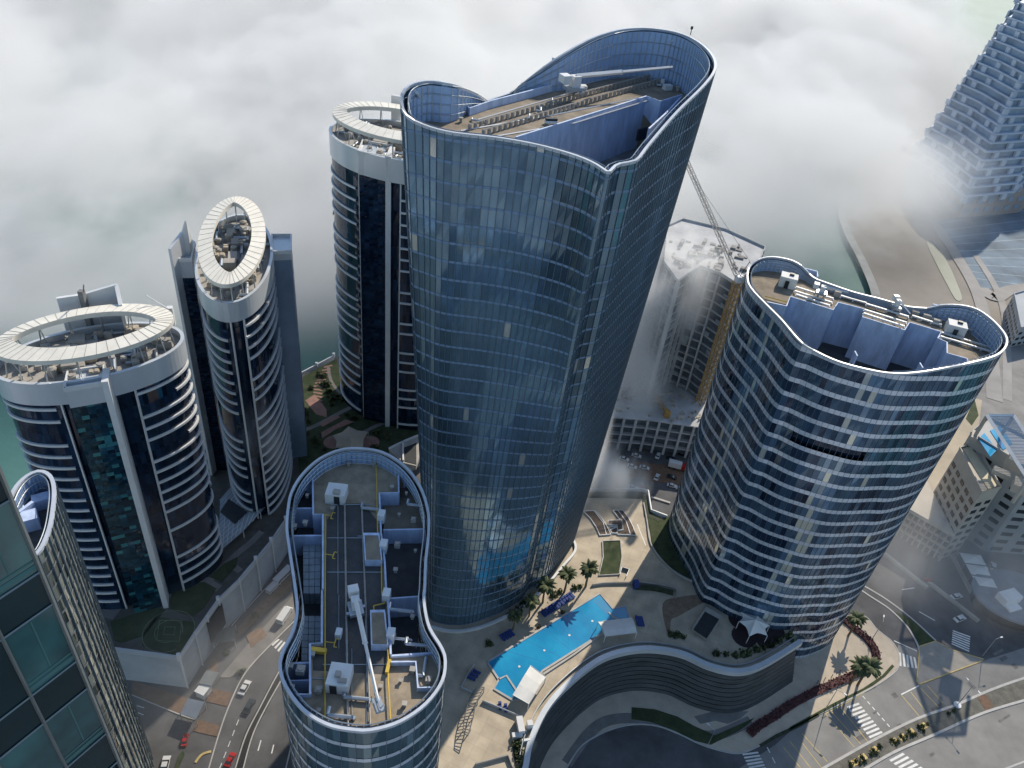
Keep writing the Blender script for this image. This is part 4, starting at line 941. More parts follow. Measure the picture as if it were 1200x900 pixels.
lq2 = [(635,448),(760,444),(772,560),(752,682),(610,690),(640,560)]
b = MB(); b.prism([(p.x, p.y) for p in Z6(lq2)], ZD, ZD+.25); b.build('grass', M['grass'], lw)
b = MB(); w6 = Z6(lq2); b.wall(w6+[w6[0]], ZD, ZD+.45, .3); b.build('kerb', M['kerb'], lw)
b = MB(); w6 = Z6([(755,690),(770,640),(820,655),(800,705)]); b.wall(w6, ZD, ZD+1.0, .1); b.build('railing', M['alu'], lw)
# screen walls north-east of the pool
b = MB(); b.wall(smoothopen(Z6([(560,760),(640,748),(740,745),(840,745),(900,745),(1000,755),(1140,785),(1150,850)])), ZD, ZD+.9, .35); b.build('low_wall', M['conc'], pr)
b = MB(); b.wall(smoothopen(Z6([(870,775),(1000,785),(1130,815)])), ZD, ZD+.9, 1.3); b.build('hedge_trough', M['dleaf'], pr)
b = MB(); b.box(Z6([(868,765)])[0], 1.6, 2.2, ZD, ZD+2, .2); b.build('gate_box', M['bluec'], pr)
for q in ([(496,130),(520,190)], [(605,130),(612,195)]):
    b = MB(); b.flat(PZ(q, ZD, s5, o5), .25, ZD+.02); b.build('paving_joint', M['white'], pr)
# pool
s7, o7 = 4.5, (560, 640)
def Z7(p, z=ZD): return PZ(p, z, s7, o7)
pool = thing('swimming_pool', 'bright blue stepped swimming pool set diagonally in the sunlit terrace', 'swimming pool', Z7([(400, 460)])[0])
pq = [(45,610),(640,252),(712,330),(780,318),(800,378),(660,460),(345,665),(270,760),(185,812),(85,752),(108,700)]
pq = [(45,610),(640,252),(712,328),(782,316),(802,392),(690,440),(640,490),(350,672),(215,830),(85,758),(150,690),(108,705)]
pq = [(48,612),(640,252),(710,330),(780,318),(800,385),(660,400),(655,462),(340,660),(230,810),(185,815),(85,755),(110,705)]
b = MB(); b.prism([(p.x, p.y) for p in Z7(pq)], ZD+.01, ZD+.12); b.build('water', M['pool'], pool)
w7 = Z7(pq); b = MB(); b.wall(w7+[w7[0]], ZD, ZD+.28, .55); b.build('pool_edge', M['kerb'], pool)
b = MB(); b.wall(Z7([(690,350),(712,378),(750,390)]), ZD, ZD+.28, .5); b.wall(Z7([(108,705),(150,685),(200,760)]), ZD, ZD+.28, .5); b.wall(Z7([(655,465),(505,575),(345,680)]), ZD, ZD+.5, .45); each(b, 'divider_wall', M['kerb'], pool)
b = MB()
for k in range(4): q = Z7([(640-k*10+0, 262+k*9), (700-k*6, 340+k*6)]); b.flat(q, .25, ZD+.13+.004*k)
each(b, 'pool_step', mat('step_tile', (.02, .16, .36), .4, var=.1), pool)
b = MB()
for k in range(1, 6):
    A_, B_ = Z7([(48+k*98, 612-k*60), (340+k*54, 660-k*34)]); A_, B_ = A_.lerp(B_, .06), A_.lerp(B_, .94); b.flat([A_, B_], .12, ZD+.125)
each(b, 'tile_line', mat('tile_line', (.015, .17, .40), .3, var=.1), pool)
for x, y in ((482,472),(350,552),(218,637),(603,397)):
    c = Z7([(x, y)])[0]; b = MB(); b.prism([(c.x+.35*math.cos(k), c.y+.35*math.sin(k)) for k in range(6)], ZD+.12, ZD+.2); b.build('fountain_jet', M['white'], pool)
def canopy(label, q, z, m=M['cloth']):
    c = sum(q, Vector())/len(q); t = thing('shade_canopy', label, 'canopy', (c.x, c.y, ZD), group='white canopies by the pool')
    b = MB(); nx = 8; n4 = []
    for i in range(nx+1):
        a = q[0].lerp(q[1], i/nx); e = q[3].lerp(q[2], i/nx); sg = -.9*math.sin(math.pi*i/nx)*.4
        n4.append([(a.x, a.y, z), (a.lerp(e, .33).x, a.lerp(e, .33).y, z+.55+sg), (a.lerp(e, .66).x, a.lerp(e, .66).y, z+.55+sg), (e.x, e.y, z)])
    for i in range(nx):
        for k in range(3): b.face([n4[i][k], n4[i+1][k], n4[i+1][k+1], n4[i][k+1]])
    b.build('canvas', m, t, smooth=True)
    b = MB()
    for p in q: b.tube((p.x, p.y, ZD), (p.x, p.y, z), .12, 6)
    each(b, 'post', M['white'], t)
    b = MB(); b.path([(p.x, p.y, z) for p in q+[q[0]]], .1, 5); b.build('frame', M['white'], t)
canopy('square white canopy on posts over the far right corner of the pool', PZ([(634,400),(812,378),(838,455),(672,475)], ZD+3, s7, o7), ZD+3)
canopy('oblong white canopy on posts over the near end of the pool', PZ([(278,630),(358,690),(268,832),(185,785)], ZD+3, s7, o7), ZD+3)
# tent with six points and dark floor
s8, o8 = 4.09, (740, 680)
def Z8(p, z=ZD): return PZ(p, z, s8, o8)
tq = Z8([(520,148),(612,148),(662,218),(652,266),(564,270),(515,198)], ZD+3.4)
c = sum(tq, Vector())/6; tt = thing('pavilion_tent', 'white six pointed stretched tent over a dark round floor', 'tent', (c.x, c.y, ZD))
b = MB(); ctr = Vector((c.x, c.y, ZD+5.2)); R6 = 6
for i in range(6):
    A, B_ = tq[i], tq[(i+1) % 6]; 
    prev = None
    for k in range(6):
        def q_(u, v):
            e = A.lerp(B_, v); dip = math.sin(math.pi*v)*.22; e = e.lerp(Vector((ctr.x, ctr.y, e.z+.5)), dip); p = ctr.lerp(e, u); return p
        for j in range(6): b.face([q_(j/6, k/6), q_((j+1)/6, k/6), q_((j+1)/6, (k+1)/6), q_(j/6, (k+1)/6)])
b.build('canvas', M['cloth'], tt, smooth=True)
b = MB()
for p in tq: b.tube((p.x, p.y, ZD), (p.x, p.y, p.z), .1, 6)
each(b, 'pole', M['white'], tt)
for cc, r in (((585,225), 5.2), ((540,270), 3.6), ((520,190), 3.4), ((680,245), 3.3), ((640,280), 3.2)):
    c = Z8([cc])[0]; b = MB(); b.prism([(c.x+r*math.cos(k*.35), c.y+r*math.sin(k*.35)) for k in range(18)], ZD+.01, ZD+.12+r*.005); b.build('dark_floor', mat('maroon_floor', (.035, .02, .025), .8, var=.2, scale=1), tt)
sk = thing('skylight', 'tilted rectangular dark skylight with pale frame on the terrace', 'skylight', Z8([(355, 215)])[0])
b = MB(); b.prism([(p.x, p.y) for p in Z8([(352,142),(430,185),(362,292),(285,240)])], ZD, ZD+1.5); b.build('frame', M['conc'], sk)
b = MB(); b.prism([(p.x, p.y) for p in Z8([(352,150),(420,187),(360,280),(296,238)], ZD+1.5)], ZD+1.5, ZD+1.55); b.build('dark_glass', M['dark'], sk)
poly('wood_mulch', smoothclosed(Z8([(150,110),(230,80),(330,70),(380,85),(300,130),(230,170),(190,190),(185,250),(165,230)]), sub=4), ZD+.01, ZD+.03, mat('mulch', (.24, .18, .13), .95, var=.3, scale=.7), pr)
# steps and benches left of the pool, south terrace
s9, o9 = 6.0, (540, 780)
def Z9(p, z=ZD): return PZ(p, z, s9, o9)
pg = thing('pergola', 'weathered slatted pergola curving along the left edge of the pool terrace', 'pergola', Z9([(60, 300)])[0])
b = MB(); b.lock = True
L1, R1 = smoothopen(Z9([(92,175),(50,270),(25,380),(15,470)], ZD+2.6), 5), smoothopen(Z9([(165,150),(110,260),(85,370),(50,495)], ZD+2.6), 5)
for i in range(len(L1)): b.tube(L1[i], R1[i], .12)
b.build('slats', M['concd'], pg)
b = MB(); b.path(L1, .14); b.path(R1, .14); each(b, 'beam', M['concd'], pg)
b = MB()
for i in range(0, len(L1), 4):
    for p in (L1[i], R1[i]): b.tube((p.x, p.y, ZD), p, .13)
each(b, 'post', M['concd'], pg)
b = MB(); b.wall(Z9([(0,165),(60,50),(95,0)]), ZD, ZD+1.1, .12); b.wall(Z9([(150,255),(280,310),(420,368)]), ZD, ZD+1.0, .12); b.wall(Z9([(0,160),(90,200)]), ZD, ZD+.8, .3); each(b, 'glass_railing', M['panel'], pr)
b = MB(); b.wall(Z9([(100,700),(330,640),(365,725)]), ZD, ZD+1.0, .35); b.build('low_wall', M['conc'], pr)
b = MB()
for c, sx, sy, h in (((415,440), 1.6, 4, 2.2), ((480,435), 1.4, 1.4, 2.4), ((395,500), 2.6, 1.2, 1.2), ((455,535), 2.0, .6, 1.0)): b.box(Z9([c])[0], sx, sy, ZD, ZD+h, .25)
each(b, 'service_box', M['white'], pr)
poly('planting_bed', Z9([(360,545),(430,500),(436,720),(385,720)]), ZD+.01, ZD+.3, M['dleaf'], pr)
# ------------------------------------------------------------------ loungers
def lounger(label):
    t = thing('sun_lounger', label, 'sun lounger', group='blue sun loungers beside the pool')
    b = MB(); b.box((0, 0), .8, 2.2, .3, .48); b.build('mattress', M['bluec'], t)
    b = MB(); b.prism([(-.4, .5), (.4, .5), (.4, 1.1), (-.4, 1.1)], .48, .8); b.build('backrest', M['bluec'], t)
    b = MB()
    for x in (-.35, .35):
        for y in (-.9, .9): b.box((x, y), .08, .08, 0, .3)
    each(b, 'leg', M['white'], t); return t
lg = lounger('blue sun lounger in the row by the long side of the pool')
A7, B7 = Z7([(345, 362), (495, 262)]); ang = math.atan2((B7-A7).y, (B7-A7).x)
for k in range(12): 
    p = A7.lerp(B7, k/11)
    if k == 0: lg.location = p; lg.rotation_euler = (0, 0, ang)
    else: dup(lg, p, ang)
for A_, B_, n_, rz, lab in ((Z7([(130,488)])[0], Z7([(178,462)])[0], 4, ang, 'blue sun lounger left of the palm shadows near the tall tower'), (Z7([(848,380)])[0], Z7([(858,420)])[0], 4, ang+.9, 'blue sun lounger beside the square canopy'), (Z9([(75,95)])[0], Z9([(112,50)])[0], 3, ang+.5, 'blue sun lounger near the curved pergola'), (Z9([(275,290)])[0], Z9([(315,305)])[0], 2, ang-.6, 'white edged lounger by the near end of the pool')):
    for k in range(n_): dup(lg, A_.lerp(B_, k/max(1, n_-1)), rz, lab)
# ------------------------------------------------------------------ palms
def palm(seed, h=8.5):
    rg = random.Random(seed); t = thing('palm_tree', '', 'palm tree', group='palm trees')
    b = MB(); b.lock = True; pts = [Vector((math.sin(k*.5)*.12, .02*k, h*k/8)) for k in range(9)]
    for k in range(8): b.tube(pts[k], pts[k+1], .34-.015*k, 8, .34-.015*(k+1)+.03)
    b.build('trunk', M['trunk'], t)
    b = MB(); top = pts[-1]
    for k in range(34):
        a = k*2.399; el = rg.uniform(-.45, 1.15); L = rg.uniform(2.8, 3.7); d = Vector((math.cos(a), math.sin(a), 0)); prev = top.copy(); v = d*math.cos(el)+Vector((0, 0, math.sin(el))); w0 = .12
        side = Vector((-d.y, d.x, 0))
        for s_ in range(6):
            nxt = prev+v*L/6; v = (v+Vector((0, 0, -.26))).normalized(); w1 = [.42, .6, .6, .5, .34, .05][s_]
            for sg in (-1, 1):
                dr = Vector((0, 0, -.28)); b.face([prev, nxt, nxt+side*sg*w1+dr*(w1/.6), prev+side*sg*w0+dr*(w0/.6)] if sg > 0 else [nxt, prev, prev+side*sg*w0+dr*(w0/.6), nxt+side*sg*w1+dr*(w1/.6)])
            prev = nxt; w0 = w1
    b.build('fronds', M['leaf'], t); return t
pt = palm(3)
palms = [(661,694,ZD,'palm standing beside the sun lounger row nearest the lawn bed',.95),(686,688,ZD,'palm rightmost in the row between tall tower and pool',1.0),(636,706,ZD,'palm at tower base with its shadow crossing the pool paving',.95),(620,722,ZD,'palm in tower shadow above the pool corner',.8),(601,738,ZD,'palm in deep shade at front foot of the tallest tower',.75),
         (994,745,.15,'street palm near the tower foot above its star shaped shadow',1.0),(996,802,.15,'left palm of the sunlit pair beside the red hedge',1.1),(1005,803,.15,'right palm of the sunlit pair beside the red hedge',1.15)]
for k, (x, y, z, lab, s_) in enumerate(palms):
    c = P(x, y, z)
    if k == 0: pt.location = c; pt['label'] = lab; pt.scale = (s_,)*3
    else: dup(pt, c, k*1.3, lab, s_)
def shrub(seed, r=1.0, m=None, dens=70):
    rg = random.Random(seed); t = thing('shrub', '', 'shrub', group='shrubs on the terrace')
    b = MB()
    for k in range(dens):
        a = rg.uniform(0, 6.283); e = math.asin(rg.uniform(-.1, 1)); rr_ = r*rg.uniform(.45, 1.05)*(1+.25*math.sin(3*a+seed)); c = Vector((math.cos(a)*math.cos(e), math.sin(a)*math.cos(e), math.sin(e)*.85+.15))*rr_
        u = Vector((rg.uniform(-1, 1), rg.uniform(-1, 1), rg.uniform(-1, 1))).normalized()*.22*r; v = u.orthogonal().normalized()*.2*r; b.face([c-u-v, c+u-v, c+u+v, c-u+v])
    b.build('foliage', m or M['leaf'], t); b = MB(); b.tube((0, 0, 0), (0, 0, r*.6), .08); b.build('stem', M['trunk'], t); return t
sh = shrub(1, 1.0); first = True
shr = [(Z8([(x, y)])[0], s_, lab) for x, y, s_, lab in [(185,262,1.1,'round bush beside the end wall left of the skylight'),(205,270,1.0,'second bush left of the skylight'),(228,268,1.2,'third bush left of the skylight'),(250,275,.9,'small bush touching the skylight kerb'),(408,352,1.3,'bush at the wavy parapet below the skylight'),(452,356,1.0,'bush by the parapet between skylight and tent'),(495,362,1.1,'bush by the parapet under the tent corner'),(535,358,1.4,'large bush near the tent front'),(560,350,1.2,'bush right of the large one near the tent'),(600,338,1.3,'bush in front of the tent pole'),(635,325,1.2,'bush near the right tent pole'),(670,310,1.3,'bush between tent and podium corner'),(705,290,1.2,'bush close to the podium corner'),(755,275,1.6,'tallest bush in the podium corner')]]
shr += [(Z7([(x, y)])[0], s_, lab) for x, y, s_, lab in [(395,262,1.4,'leafy bush under the lounger row palm'),(430,245,1.0,'bush between two palms by the pool'),(510,225,1.1,'bush right of the palms above the pool'),(540,215,.9,'small bush nearest the lawn bed wall'),(250,305,1.6,'shaded bush at tower foot beside palm'),(215,340,1.4,'shaded bush along tower foot'),(175,370,1.5,'shaded bush under the leftmost palms'),(445,352,.7,'tiny bush at pool side'),(320,430,.7,'tiny bush in palm shadow'),(60,520,1.2,'bush at the left rail of the terrace')]]
shr += [(Z9([(x, y)])[0], s_, lab) for x, y, s_, lab in [(395,560,1.3,'bush beside white service boxes'),(412,600,1.2,'bush in the narrow bed below service boxes'),(402,650,1.1,'lowest bush in the narrow bed')]]
for k, (c, s_, lab) in enumerate(shr):
    if k == 0: sh.location = c; sh['label'] = lab; sh.scale = (s_,)*3
    else: dup(sh, c, k*.9, lab, s_)
# ================================================================== STREETS, bottom right
sA_, oA_ = 4.09, (940, 680)
def ZA(p, z=0): return PZ(p, z, sA_, oA_)
side = [(992,722),(1004,719),(1016,724),(1028,738),(1045,752),(1053,766),(1053,780),(1046,790),(1022,806),(989,823),(940,847),(902,867),(886,876),(866,883),(845,880),(820,872),(795,860),(770,851),(745,849),(722,853),(700,862),(680,876),(664,900),(640,960),(600,980),(618,880),(700,800),(800,780),(900,770),(935,760)]
sp_ = PZ(side, 0)
poly('forecourt_paving', smoothclosed(sp_[:23], sub=4)+[] if False else sp_, 0, .14, mat('pavement_tan', (.50, .43, .34), .9, var=.15, scale=.25), kind='structure')
b = MB(); b.wall(smoothopen(sp_[1:23], 5), 0, .19, .35); b.build('kerb', M['kerb'], kind='structure')
def gpoly(name, px, zt, m, s=1, o=(0, 0), z0=.0, kind='structure'): return poly(name, PZ(px, 0, s, o), z0, zt, m, kind=kind)
gpoly('forecourt_grass', [(0,610),(110,620),(220,655),(300,700),(400,745),(590,660),(560,690),(520,720),(380,790),(300,770),(200,720),(90,680),(0,668)], .22, M['grass'], 4.09, (740, 680), .14)
gpoly('forecourt_grass', [(300,655),(410,625),(560,630),(520,665),(460,690),(400,675),(330,690)], .2, M['paveg'], 4.09, (740, 680), .14)
b = MB(); b.flat(smoothopen(PZ([(664,895),(690,860),(712,845),(745,842),(780,848),(812,858),(838,862),(880,845)], 0)), 3.0, .17); b.build('path', M['paveg'], kind='structure')
gpoly('verge_strip', [(610,790),(690,740),(800,690),(890,640),(900,650),(805,705),(700,755),(620,800)], .24, M['dleaf'], 4.09, (740, 680), .14)
gpoly('verge_strip', [(430,405),(440,415),(400,460),(340,505),(200,580),(90,640),(0,690),(-60,720),(-60,705),(0,672),(150,590),(290,520),(380,460)], .24, M['grass'], 4.09, (940, 680), .14)
def hedge(name, label, path, w_, h, m, z=0.14, dens=14):
    rg = random.Random(int(len(path)*7+h*10)); b = MB(); pts = smoothopen(path, 8)
    for i in range(len(pts)-1):
        d = (pts[i+1]-pts[i]); u = d.normalized(); nn = Vector((-u.y, u.x, 0)); a = math.atan2(u.y, u.x)
        for k in range(int(dens*max(1, d.length))):
            c = pts[i]+d*rg.random()+nn*rg.uniform(-w_/2, w_/2); c.z = z+h*rg.uniform(.3, 1)
            s_ = rg.uniform(.12, .26); q = Vector((rg.uniform(-1, 1), rg.uniform(-1, 1), rg.uniform(-.4, .4))).normalized()*s_; r = q.orthogonal().normalized()*s_; b.face([c-q-r, c+q-r, c+q+r, c-q+r])
    b.ribbon_solid([p+Vector((0, 0, 0))+Vector((-(pts[min(i+1, len(pts)-1)]-pts[max(i-1, 0)]).normalized().y, (pts[min(i+1, len(pts)-1)]-pts[max(i-1, 0)]).normalized().x, 0))*w_/2*.9 for i, p in enumerate(pts)], [p-Vector((-(pts[min(i+1, len(pts)-1)]-pts[max(i-1, 0)]).normalized().y, (pts[min(i+1, len(pts)-1)]-pts[max(i-1, 0)]).normalized().x, 0))*w_/2*.9 for i, p in enumerate(pts)], z, z+h*.6)
    o = b.build(name, m); return tag(o, label, 'hedge')
hedge('hedge', 'curved dark red hedge around the sunlit corner plaza', ZA([(200,192),(250,235),(305,280),(345,335),(350,385),(310,425),(240,460),(150,500),(60,540),(-40,590),(-130,650),(-210,700),(-255,740)]), 2.6, 1.0, M['red'])
b = MB(); b.wall(smoothopen(ZA([(205,182),(260,222),(318,272),(362,335),(366,392),(320,440),(240,480),(130,530),(20,585)]), 6), .14, .5, .25); tag(b.build('planter_wall', M['kerb']), 'low white kerb wall following the red hedge', 'wall')
for i, (x, y) in enumerate([(70,495),(105,480),(140,465),(180,440),(290,270),(320,320),(250,230)]):
    c = ZA([(x, y)])[0]; t = thing('bollard_light', 'dark bollard light along the plaza side of the red hedge', 'bollard', (c.x, c.y, .14), group='bollards beside the red hedge'); b = MB(); b.tube((c.x, c.y, .14), (c.x, c.y, 1.3), .1, 6); b.build('post', M['dark'], t); b = MB(); b.tube((c.x, c.y, 1.3), (c.x, c.y, 1.5), .16, 6); b.build('cap', M['dark'], t)
# traffic island and medians
gpoly('traffic_island', [(560,500),(548,485),(556,400),(562,318),(640,292),(720,335),(872,380),(860,388),(640,470)], .15, mat('island_paving', (.34, .31, .27), .9, var=.15, scale=.3), 4.09, (940, 680))
b = MB(); w_ = ZA([(560,500),(548,485),(556,400),(562,318),(640,292),(720,335),(872,380),(860,388),(640,470)]); b.wall(w_+[w_[0]], 0, .2, .3); b.build('kerb', M['yline'], kind='structure')
gpoly('asphalt_light', [(-130,790),(0,672),(300,520),(440,420),(460,310),(560,330),(556,490),(870,385),(1300,250),(1300,470),(740,600),(350,765),(100,905),(-200,1050),(-300,900)], .02, M['asphl'], 4.09, (940, 680))
up = smoothopen(ZA([(40,935),(100,903),(350,763),(550,665),(740,597),(900,528),(1064,470),(1300,400)]), 6); dn = smoothopen(ZA([(180,978),(240,935),(300,905),(450,820),(640,738),(860,640),(1064,577),(1300,515)]), 6)
b = MB()
for i in range(len(up)-1): b.face([dn[i], dn[i+1], up[i+1], up[i]])
for i in range(len(b.v)): b.v[i] = (b.v[i][0], b.v[i][1], .16)
b.build('median_strip', mat('median_ground', (.14, .135, .115), .95, var=.35, scale=.5), kind='structure')
for e_ in (up, dn):
    b = MB(); b.wall(e_, 0, .22, .7); b.build('median_kerb', M['kerb'], kind='structure')
gpoly('asphalt_light', [(240,940),(300,908),(450,823),(640,741),(860,643),(1064,580),(1300,518),(1300,1200),(240,1200)], .026, M['asphl'], 4.09, (940, 680))
gp = ZA([(835,555),(880,550),(915,605),(880,630)]); b = MB(); b.prism([(p.x, p.y) for p in gp], .16, .2); b.build('crossing_pad', M['brick'], kind='structure')
ms = dup(sh, (0, 0, 0), 0, 'x')
bpx_ = [(230,885),(255,870),(285,850),(300,870),(340,815),(355,830),(430,770),(445,785),(470,750),(485,765),(510,728),(525,745),(560,705),(580,722),(600,690),(700,640),(725,628),(230,905),(275,880),(330,840),(370,800),(460,775),(500,748),(540,738),(575,700)]
for k, (x, y) in enumerate(bpx_):
    c = ZA([(x, y)])[0]; c.z = .16
    if k == 0: ms.location = c; ms['label'] = 'low clipped shrub on the road median'; ms['group'] = 'low shrubs along the median'; ms.scale = (.75,)*3; ms.name = 'median_shrub'
    else:
        d_ = dup(ms, c, k*.7, None, .6+.03*(k % 7))
mbx = MB()
for k, (x, y) in enumerate([(250,875),(290,850),(345,815),(440,775),(480,755),(520,728),(580,700)]): mbx.box(ZA([(x, y)])[0], 2.3, 1.6, .16, .24, .55)
for o in each(mbx, 'mulch_bed', M['yline']): o['kind'] = 'structure'
pr_ = random.Random(5)
for k in range(26):
    x, y = pr_.uniform(930, 1190), pr_.uniform(760, 890); c_ = P(x, y, 0)
    b = MB(); b.box(c_, pr_.uniform(1.5, 6), pr_.uniform(.5, 1.6), .0, .021+k*.0004, pr_.choice([.55, .55, 2.1])); b.build('asphalt_patch', mat('road_patch', (.15, .147, .142), .95, var=.3, scale=.7), kind='structure')
# road markings
def zebra(p0, p1, q0, q1, n, s, o, name='crosswalk', z=.04):
    a, c, d, e = PZ([p0, p1, q0, q1], 0, s, o); b = MB()
    for k in range(n):
        t0, t1 = (k+.1)/n, (k+.62)/n; b.prism([(v.x, v.y) for v in (a.lerp(c, t0), a.lerp(c, t1), d.lerp(e, t1), d.lerp(e, t0))], .01, z)
    t = b.build(name, M['paint'], kind='structure'); return t
zebra((212,605), (330,765), (268,585), (392,738), 9, 4.09, (940, 680))
zebra((462,345), (548,372), (465,410), (560,425), 5, 4.09, (940, 680))
zebra((722,238), (716,310), (806,268), (800,348), 7, 4.09, (940, 680))
zebra((415,860), (540,960), (480,825), (610,925), 6, 4.09, (940, 680))
zebra((530,830), (575,925), (605,820), (650,910), 6, 4.09, (740, 680))
def lines(name, L_, w_, m, s, o, z=.035, dash=None):
    for pts in L_:
        q = smoothopen(PZ(pts, 0, s, o), 6) if len(pts) > 2 else PZ(pts, 0, s, o); b = MB()
        if dash:
            a, c = q[0], q[-1]; L = (c-a).length; n = max(1, int(L/(dash*2)))
            for k in range(n): b.flat([a.lerp(c, k/n), a.lerp(c, (k+.55)/n)], w_, z)
        else: b.flat(q, w_, z)
        b.build(name, m, kind='structure')
lines('yellow_line', [[(110,640),(250,800)],[(140,630),(280,785)],[(185,610),(315,775)],[(0,735),(120,870)],[(0,780),(90,895)],[(475,550),(560,650)],[(520,535),(600,640)],[(565,515),(655,610)],[(600,505),(675,590)],[(-60,770),(40,900)],[(-90,800),(0,910)],[(300,540),(110,640)]], .22, M['yline'], 4.09, (940, 680), .045)
lines('lane_line', [[(290,555),(430,715)]], .35, M['paint'], 4.09, (940, 680), .045, dash=.8)
lines('lane_line', [[(650,800),(700,900)]], .3, M['paint'], 4.09, (740, 680), .045, dash=1)
lines('stop_line', [[(475,548),(560,505)],[(440,290),(550,340)]], .35, M['paint'], 4.09, (940, 680), .06)
lines('lane_line', [[(560,150),(700,230)],[(480,45),(585,30)],[(520,200),(640,290)]], .35, M['paint'], 4.09, (940, 680), .03, dash=2.5)
lines('edge_line', [[(270,40),(330,80),(420,140),(500,220),(548,300),(560,340)],[(300,30),(400,90),(520,180),(640,290)]], .6, M['kerb'], 4.09, (940, 680), .15)
gpoly('corner_lawn', [(440,150),(520,185),(640,292),(600,305),(560,315),(520,230)], .12, M['grass'], 4.09, (940, 680))
lines('edge_line', [[(780,985),(1064,870),(1200,840)]], .5, M['kerb'], 4.09, (940, 680), .08)
# street lamps
def lamp(label, x, y, h, az, z=0.15, arms=1, s=1):
    c = P(x, y, z); t = thing('street_lamp', label, 'street lamp', (c.x, c.y, z), group='tall street lamps'); b = MB(); b.tube((c.x, c.y, z), (c.x, c.y, z+h), .13*s, 8, .07*s); b.build('pole', M['alu'], t)
    for k in range(arms):
        a = az+k*math.pi; d = Vector((math.cos(a), math.sin(a), 0)); b = MB(); top = Vector((c.x, c.y, z+h)); b.tube(top, top+d*1.8+Vector((0, 0, .2)), .06*s, 6); b.build('arm', M['alu'], t); b = MB(); b.box(top+d*2.2, .9, .35, z+h+.1, z+h+.28, a); b.build('lamp_head', M['white'], t)
lamp('lamp post at the kerb beside the red hedge curve', 1022, 749, 9, 1.2)
lamp('lamp post at the kerb near the zebra crossing', 967, 831, 10, -.6)
lamp('lamp post on the median beside the low shrubs', 1122, 826, 10, 2.0, arms=2)
lamp('lamp post on the tip of the triangular island', 1151, 769, 9, .4)
lamp('lamp post on the podium side of the forecourt drive', 830, 872, 7, 2.4)
rbx = thing('sign_board', 'small white round marker on the end of the median', 'sign', ZA([(742, 600)])[0]); c = ZA([(742, 600)])[0]; b = MB(); b.prism([(c.x+1.1*math.cos(k*.5), c.y+1.1*math.sin(k*.5)) for k in range(12)], .16, .5); b.build('base', M['white'], rbx); b = MB(); b.tube((c.x, c.y, .5), (c.x, c.y, 2), .1); b.build('post', M['white'], rbx)
# ================================================================== VEHICLES
def car(name, label, x, y, ang, paint, kind='car', z=.02, s=1.0, group=None):
    c = P(x, y, z); t = thing(name, label, kind, (0, 0, 0)); 
    L, W_, hb, hc = (4.5, 1.85, .75, 1.4) if kind == 'car' else ((6.0, 2.1, 1.1, 2.4) if kind == 'van' else (9.5, 2.5, 1.2, 3.0))
    b = MB(); pr_ = [(-L/2, .35), (-L/2+.1, hb), (-L/2+.9, hb+.06), (L/2-1.1, hb+.02), (L/2-.1, hb-.12), (L/2, .4)] if kind == 'car' else [(-L/2, .35), (-L/2, hb+.2), (L/2-.6, hb+.2), (L/2, hb), (L/2, .4)]
    def ext(prof, w0, w1=None):
        w1 = w1 or w0; n = len(prof); zs = max(p[1] for p in prof)
        A = [(p[0], -(w1 if p[1] == zs or p[1] > hb+.1 else w0)/2, p[1]) for p in prof]; B_ = [(p[0], (w1 if p[1] == zs or p[1] > hb+.1 else w0)/2, p[1]) for p in prof]
        for i in range(n): j = (i+1) % n; b.face([A[i], A[j], B_[j], B_[i]])
        b.face(list(reversed(A))); b.face(B_)
    ext(pr_, W_); b.build('body', paint, t)
    b = MB()
    if kind == 'car': ext([(-L/2+.75, hb-.02), (-L/2+1.25, hc-.06), (L/2-2.0, hc-.06), (L/2-1.15, hb-.02)], W_-.12, W_-.5)
    else: ext([(-L/2+.06, hb+.18), (-L/2+.06, hc-.2), (L/2-1.0, hc-.2), (L/2-.5, hb+.18)], W_-.06, W_-.1)
    b.build('windows', M['glassc'], t)
    b = MB()
    if kind == 'car': ext([(-L/2+1.2, hc-.07), (-L/2+1.3, hc), (L/2-2.1, hc), (L/2-1.95, hc-.07)], W_-.5, W_-.55)
    else: ext([(-L/2, hc-.8), (-L/2, hc), (L/2-1.1, hc), (L/2-1.0, hc-.8)], W_, W_)
    b.build('roof', paint, t)
    for sx in (-1, 1):
        for sy in (-1, 1): b = MB(); b.tube((sx*L*.31, sy*(W_/2-.2), .34), (sx*L*.31, sy*(W_/2+.02), .34), .34, 12); b.build('wheel', M['tyre'], t)
    t.location = c; t.rotation_euler = (0, 0, ang); t.scale = (s,)*3
    return t
def angpx(x0, y0, x1, y1): a, c = P(x0, y0), P(x1, y1); return math.atan2((c-a).y, (c-a).x)
ra = angpx(281, 818, 293, 797)
car('white_car', 'white car driving up the shaded left street', 287, 807, ra, M['carw'])
car('dark_car', 'dark car behind the white one on the shaded left street', 292, 829, ra, M['card'])
car('red_car', 'red car at the bottom of the shaded left street', 270, 891, ra, M['carr'], s=.85)
car('white_van', 'white van parked near the left zebra crossing', 334, 723, angpx(328,732,340,714), M['carw'], 'van')
car('white_van', 'short white van on the brown paving beside the left podium', 320.5, 690, angpx(315,695,326,684), M['carw'], 'van', s=.8)
car('white_bus', 'white minibus at the upper end of the left street', 333, 676, angpx(326,682,340,668), M['carw'], 'bus', s=.8)
car('white_car', 'white car waiting at the lower left lot', 194, 897, angpx(192,905,197,885), M['carw'])
car('red_car', 'small red car in the shaded lot beside the bottom left tower', 217, 868, angpx(215,880,219,860), M['carr'], s=.75)
car('red_car', 'red car at the end of the barrier right of the banded tower', 1089, 683, angpx(1080,676,1095,690), M['carr'], s=.8)
rg = random.Random(33)
cols = [M['carw'], M['carw'], M['carg'], M['card'], M['carw']]
